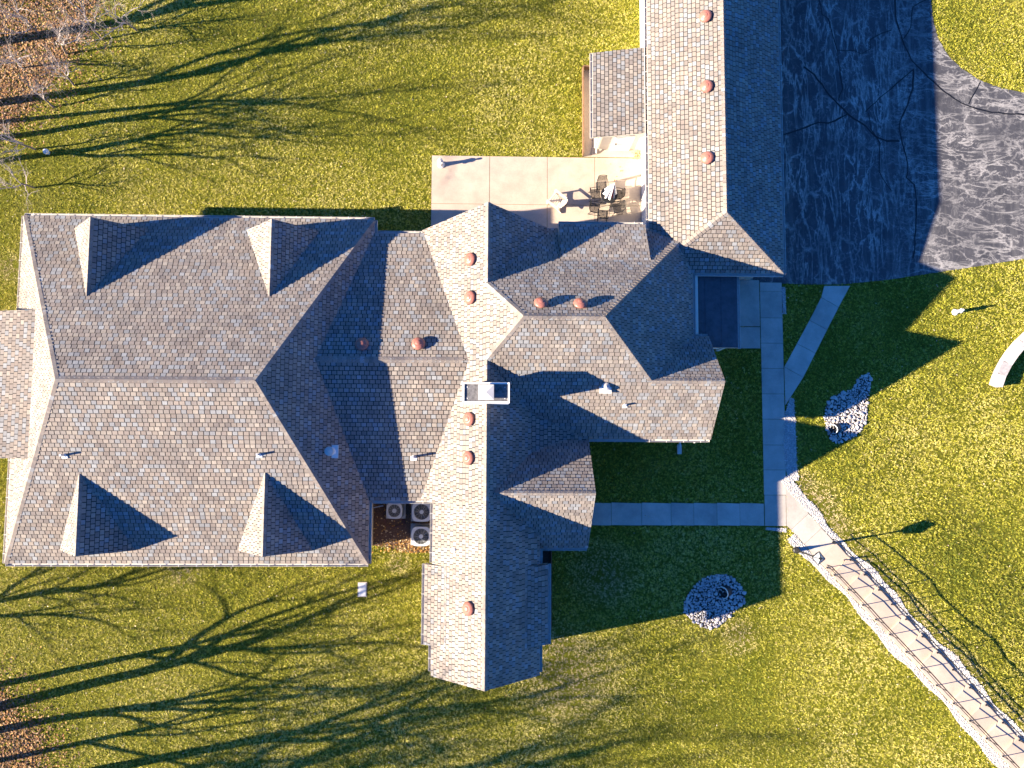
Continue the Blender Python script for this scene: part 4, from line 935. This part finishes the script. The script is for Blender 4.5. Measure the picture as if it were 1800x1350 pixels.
TREES = [(-20, 78, 14, 11, 'bare tree nearest the top left, standing over brown leaves with a thick trunk shadow', .25, (-.05, .0)),
         (-30, 185, 18.0, 5, 'bare tree at the lower edge of the leaf litter with a long double shadow', .23, (.0, .0)),
         (-22, 218, 15.0, 23, 'slender bare tree just off the left edge above the white globe', .12, (.0, .0)),
         (-18, 246, 12.5, 29, 'bare tree just off the left edge nearest the white globe', .16, (.05, .0)),
         (-40, 287, 9.5, 37, 'bare tree left of the hall corner with twigs reaching into view', .17, (.12, -.05)),
         (40, -50, 16.0, 41, 'bare tree beyond the top edge above the leaf litter', .22, (.05, -.1)),
         (-25, 1207, 11.5, 31, 'bare tree off the lower left edge, uppermost of the group by the leaf patch', .17, (.0, .0)),
         (-30, 1250, 15.0, 8, 'bare tree off the lower left edge whose shadow forks widest', .25, (.0, .0)),
         (-35, 1290, 10.5, 14, 'bare tree off the lower left edge beside the brown leaf patch', .19, (.0, .0)),
         (-70, 1350, 12.5, 52, 'thin bare tree at the lower left corner', .14, (0, 0)),
         (95, 1369, 15.5, 17, 'bare tree below the bottom edge nearest the lower left corner', .23, (0, 0)),
         (-230, 1110, 9.0, 58, 'bare tree far to the left of the hall south eave', .2, (0, 0)),
         (-260, 760, 9.0, 71, 'bare tree west of the porch roof, shading its shingles', .15, (0, 0))]
for px, py, h, sd_, lab, r0, ln_ in TREES:
    p = at(px, py); tree(p.x, p.y, h, sd_, lab, r0, ln_)
for i, (x, y, h, sd_) in enumerate(((-30.5, -21.0, 19, 61), (-36, -20.0, 23, 62), (-27.5, -24.5, 19, 63), (-33, -24, 22, 64))):
    tree(x, y, h, sd_, ('tall bare tree far out beyond the lower left corner', 'tallest and farthest bare tree to the south west', 'tall bare tree southernmost of the far group', 'tall bare tree northernmost of the far group')[i], .32)

SAP = [(118, 96, 3.6, 3, 'pale twiggy sapling in the middle of the brown leaf litter'), (70, 60, 4.0, 4, 'pale twiggy sapling nearest the very top left corner'), (240, 52, 4.2, 6, 'pale twiggy sapling farthest right along the top edge'),
       (130, 150, 3.0, 9, 'low pale sapling at the lower edge of the leaf litter'), (180, 70, 3.8, 12, 'pale twiggy sapling at the right edge of the leaf litter'), (62, 262, 3.4, 15, 'pale sapling at the left edge just above the white globe'),
       (60, 330, 3.2, 18, 'low pale sapling at the left edge nearest the hall corner'), (95, 190, 3.0, 21, 'pale sapling between the leaf litter and the white globe'), (40, 120, 3.4, 24, 'pale sapling at the left edge of the leaf litter')]
for px, py, h, sd_, lab in SAP:
    p = at(px, py); tree(p.x, p.y, h * 1.35, sd_, lab, .055, (random.uniform(-.1, .1), random.uniform(-.1, .1)), .26, 1.0, 'bare_sapling', 'bare saplings at the left edge', 1.15)
# ------------------------------------------------------------------ grass, leaves
def vnoise(x, y, s, seed):
    rs = np.random.RandomState(seed); T = rs.rand(256, 256); x = x / s + 1000; y = y / s + 1000
    i, j = np.floor(x).astype(int), np.floor(y).astype(int); fx_, fy_ = x - i, y - j; fx_ = fx_ * fx_ * (3 - 2 * fx_); fy_ = fy_ * fy_ * (3 - 2 * fy_)
    g = lambda a, b: T[a % 256, b % 256]
    return (g(i, j) * (1 - fx_) + g(i + 1, j) * fx_) * (1 - fy_) + (g(i, j + 1) * (1 - fx_) + g(i + 1, j + 1) * fx_) * fy_
corner = [at(*q) for q in ((-25, -25), (1900, -25), (1960, 1460), (-25, 1400))]
x0, x1 = min(c.x for c in corner) - .2, max(c.x for c in corner) + .2; y0, y1 = min(c.y for c in corner) - .2, max(c.y for c in corner) + .2
NT = int((x1 - x0) * (y1 - y0) * 140)
X = np.random.uniform(x0, x1, NT); Y = np.random.uniform(y0, y1, NT)
keep = inpoly(X, Y, [(c.x, c.y) for c in corner])
for pl in NOGRASS:
    a = np.array(pl); bb = (X > a[:, 0].min()) & (X < a[:, 0].max()) & (Y > a[:, 1].min()) & (Y < a[:, 1].max())
    ii = np.where(bb & keep)[0]; keep[ii[inpoly(X[ii], Y[ii], pl)]] = False
LITTER = [[tuple(at(*q)[:2]) for q in ((-40, -40), (170, -40), (160, 40), (130, 90), (95, 140), (60, 175), (25, 215), (-40, 240))],
          [tuple(at(*q)[:2]) for q in ((-40, 1215), (5, 1215), (20, 1260), (65, 1290), (75, 1330), (60, 1400), (-40, 1400))]]
lit = np.zeros(NT, bool)
for l in LITTER: lit |= inpoly(X, Y, l)
bare = vnoise(X, Y, 1.1, 3) * .6 + vnoise(X, Y, .35, 4) * .4
dry_spots = [(at(1000, 1190), 3.2), (at(1060, 1010), 2.2), (at(1440, 880), 1.3), (at(980, 1150), 2.0)] + [(Vector((*(P0 + PD * s_ + PN * 1.45), 0)), random.uniform(.45, .8)) for s_ in np.arange(RS[0] - 4, RS[-1], .7)] + [(at(1415, 850), .9), (at(20, 470), 1.0), (at(320, 1000), 1.3), (at(700, 990), .8), (at(1300, 1120), 1.2)]
dry = np.zeros(NT)
for c, r_ in dry_spots: dry = np.maximum(dry, np.clip(1.2 - np.hypot(X - c.x, Y - c.y) / r_, 0, 1))
keep &= ~(lit & (np.random.rand(NT) < .8)) & ~(np.random.rand(NT) < dry * .45)
X, Y, dry = X[keep], Y[keep], dry[keep]; n = len(X); NB = 8
Z = ground_z(X, Y)
big = vnoise(X, Y, 6.0, 11) * .55 + vnoise(X, Y, 2.2, 12) * .35 + vnoise(X, Y, .6, 13) * .10
g0 = np.array([.125, .150, .018]); g1 = np.array([.375, .345, .034]); g2 = np.array([.68, .58, .23])
tone = np.clip((big - .5) * 1.1 + .52 + np.random.normal(0, .26, n) + dry * .7, 0, 1.25)
col = np.where(tone[:, None] < .5, g0 + (g1 - g0) * (tone * 2)[:, None], g1 + (g2 - g1) * ((tone - .5) * 1.15)[:, None])
dm = np.clip(dry * 1.2 - .35, 0, .85)[:, None]; col = col * (1 - dm) + np.array([.46, .36, .22]) * dm
col *= np.random.uniform(.7, 1.3, (n, 1))
a = np.random.uniform(0, 6.283, (n, NB)); L = np.random.uniform(.035, .085, (n, NB)) * (1 - .35 * dry[:, None]); lean = np.random.uniform(.35, 1.15, (n, NB)); wd = np.random.uniform(.006, .014, (n, NB))
bx = X[:, None] + np.random.normal(0, .03, (n, NB)); by = Y[:, None] + np.random.normal(0, .03, (n, NB)); bz = np.repeat(Z[:, None], NB, 1)
dx, dy = np.cos(a), np.sin(a)
v0 = np.stack([bx - dy * wd, by + dx * wd, bz], -1); v1 = np.stack([bx + dy * wd, by - dx * wd, bz], -1)
v2 = np.stack([bx + dx * L * np.sin(lean), by + dy * L * np.sin(lean), bz + L * np.cos(lean)], -1)
VV = np.stack([v0, v1, v2], 2).reshape(-1, 3); FF = np.arange(len(VV)).reshape(-1, 3)
CC = np.repeat(col * 1.2, NB, 0) * np.random.uniform(.7, 1.3, (n * NB, 1))
gr = np_mesh('grass', VV, FF, M['blade'], CC); tag(gr, 'short yellow green lawn grass round the building', 'grass', kind='stuff')
def leaves(name, P, size, label, pal, parent=None):
    P = np.asarray(P); n = len(P); a = np.random.uniform(0, 6.28, n); s_ = np.random.uniform(size[0], size[1], n); q = np.array([(-1, 0, 0), (0, -.55, .15), (1, 0, .25), (0, .55, .15)]) / 1.0
    V_ = np.repeat(q[None], n, 0) * s_[:, None, None]; tl = np.random.uniform(-.5, .5, (n, 2)); V_[..., 2] += V_[..., 0] * tl[:, :1] + V_[..., 1] * tl[:, 1:] + .5 * s_[:, None]
    x = V_[..., 0] * np.cos(a)[:, None] - V_[..., 1] * np.sin(a)[:, None]; y = V_[..., 0] * np.sin(a)[:, None] + V_[..., 1] * np.cos(a)[:, None]; V_[..., 0], V_[..., 1] = x, y
    V_ += P[:, None, :]; pal = np.array(pal); c = pal[np.random.randint(0, len(pal), n)] * np.random.uniform(.7, 1.3, (n, 1))
    o = np_mesh(name, V_.reshape(-1, 3), np.arange(4 * n).reshape(-1, 4), M['leaf'], c); tag(o, label, 'leaves', kind='stuff'); return o
P = []
for l, k in zip(LITTER, (9000, 2600)):
    a = np.array(l); lo, hi = a.min(0), a.max(0); c_ = 0
    while c_ < k:
        x = np.random.uniform(lo[0], hi[0], k); y = np.random.uniform(lo[1], hi[1], k); mk = inpoly(x, y, l)
        P += [(u_ + random.gauss(0, .25), v_ + random.gauss(0, .25), .01 + random.random() * .04) for u_, v_ in zip(x[mk], y[mk])]; c_ += mk.sum()
for l in LITTER:
    for _ in range(1500):
        a_, b_ = random.choice(list(zip(l, l[1:]))); t_ = random.random(); P.append((a_[0] + (b_[0] - a_[0]) * t_ + random.gauss(.2, .9), a_[1] + (b_[1] - a_[1]) * t_ + random.gauss(0, .8), .05))
leaves('leaf_litter', P, (.035, .08), 'brown fallen leaves under the trees at the left', [(.30, .15, .06), (.22, .11, .05), (.40, .24, .10), (.32, .22, .14), (.12, .07, .04), (.17, .09, .05)])
P = []
for _ in range(3800):
    p = at(random.uniform(0, 1800), random.uniform(0, 1350)); wgt = 1.0 if p.x < -5 else .35
    if random.random() < wgt and not any(inpoly(p.x, p.y, pl) for pl in NOGRASS): P.append((p.x, p.y, gz(p.x, p.y) + .05))
leaves('scattered_leaves', P, (.02, .045), 'pale dry leaves scattered over the lawn', [(.55, .42, .30), (.62, .52, .42), (.38, .24, .13)])
P = [(at(*q).x, at(*q).y, .035) for q in ((1073, 289), (1090, 294), (1091, 301), (1084, 311), (1080, 318), (1092, 275), (1052, 269), (1134, 906), (1060, 885), (1140, 908))]
P += [(7.6 + random.gauss(0, .13), 15.5 + random.gauss(0, .12), .08) for _ in range(40)]
P += [(-4.0 + random.gauss(0, 1.0), random.uniform(-5.6, -4.9), .03) for _ in range(500)] + [(random.uniform(-6.3, -2.6), random.uniform(-5, -2.3), .03) for _ in range(260)]
leaves('paving_leaves', P, (.03, .06), 'orange and brown leaves lying on the patio and mulch', [(.45, .24, .06), (.35, .17, .05), (.5, .36, .2)])
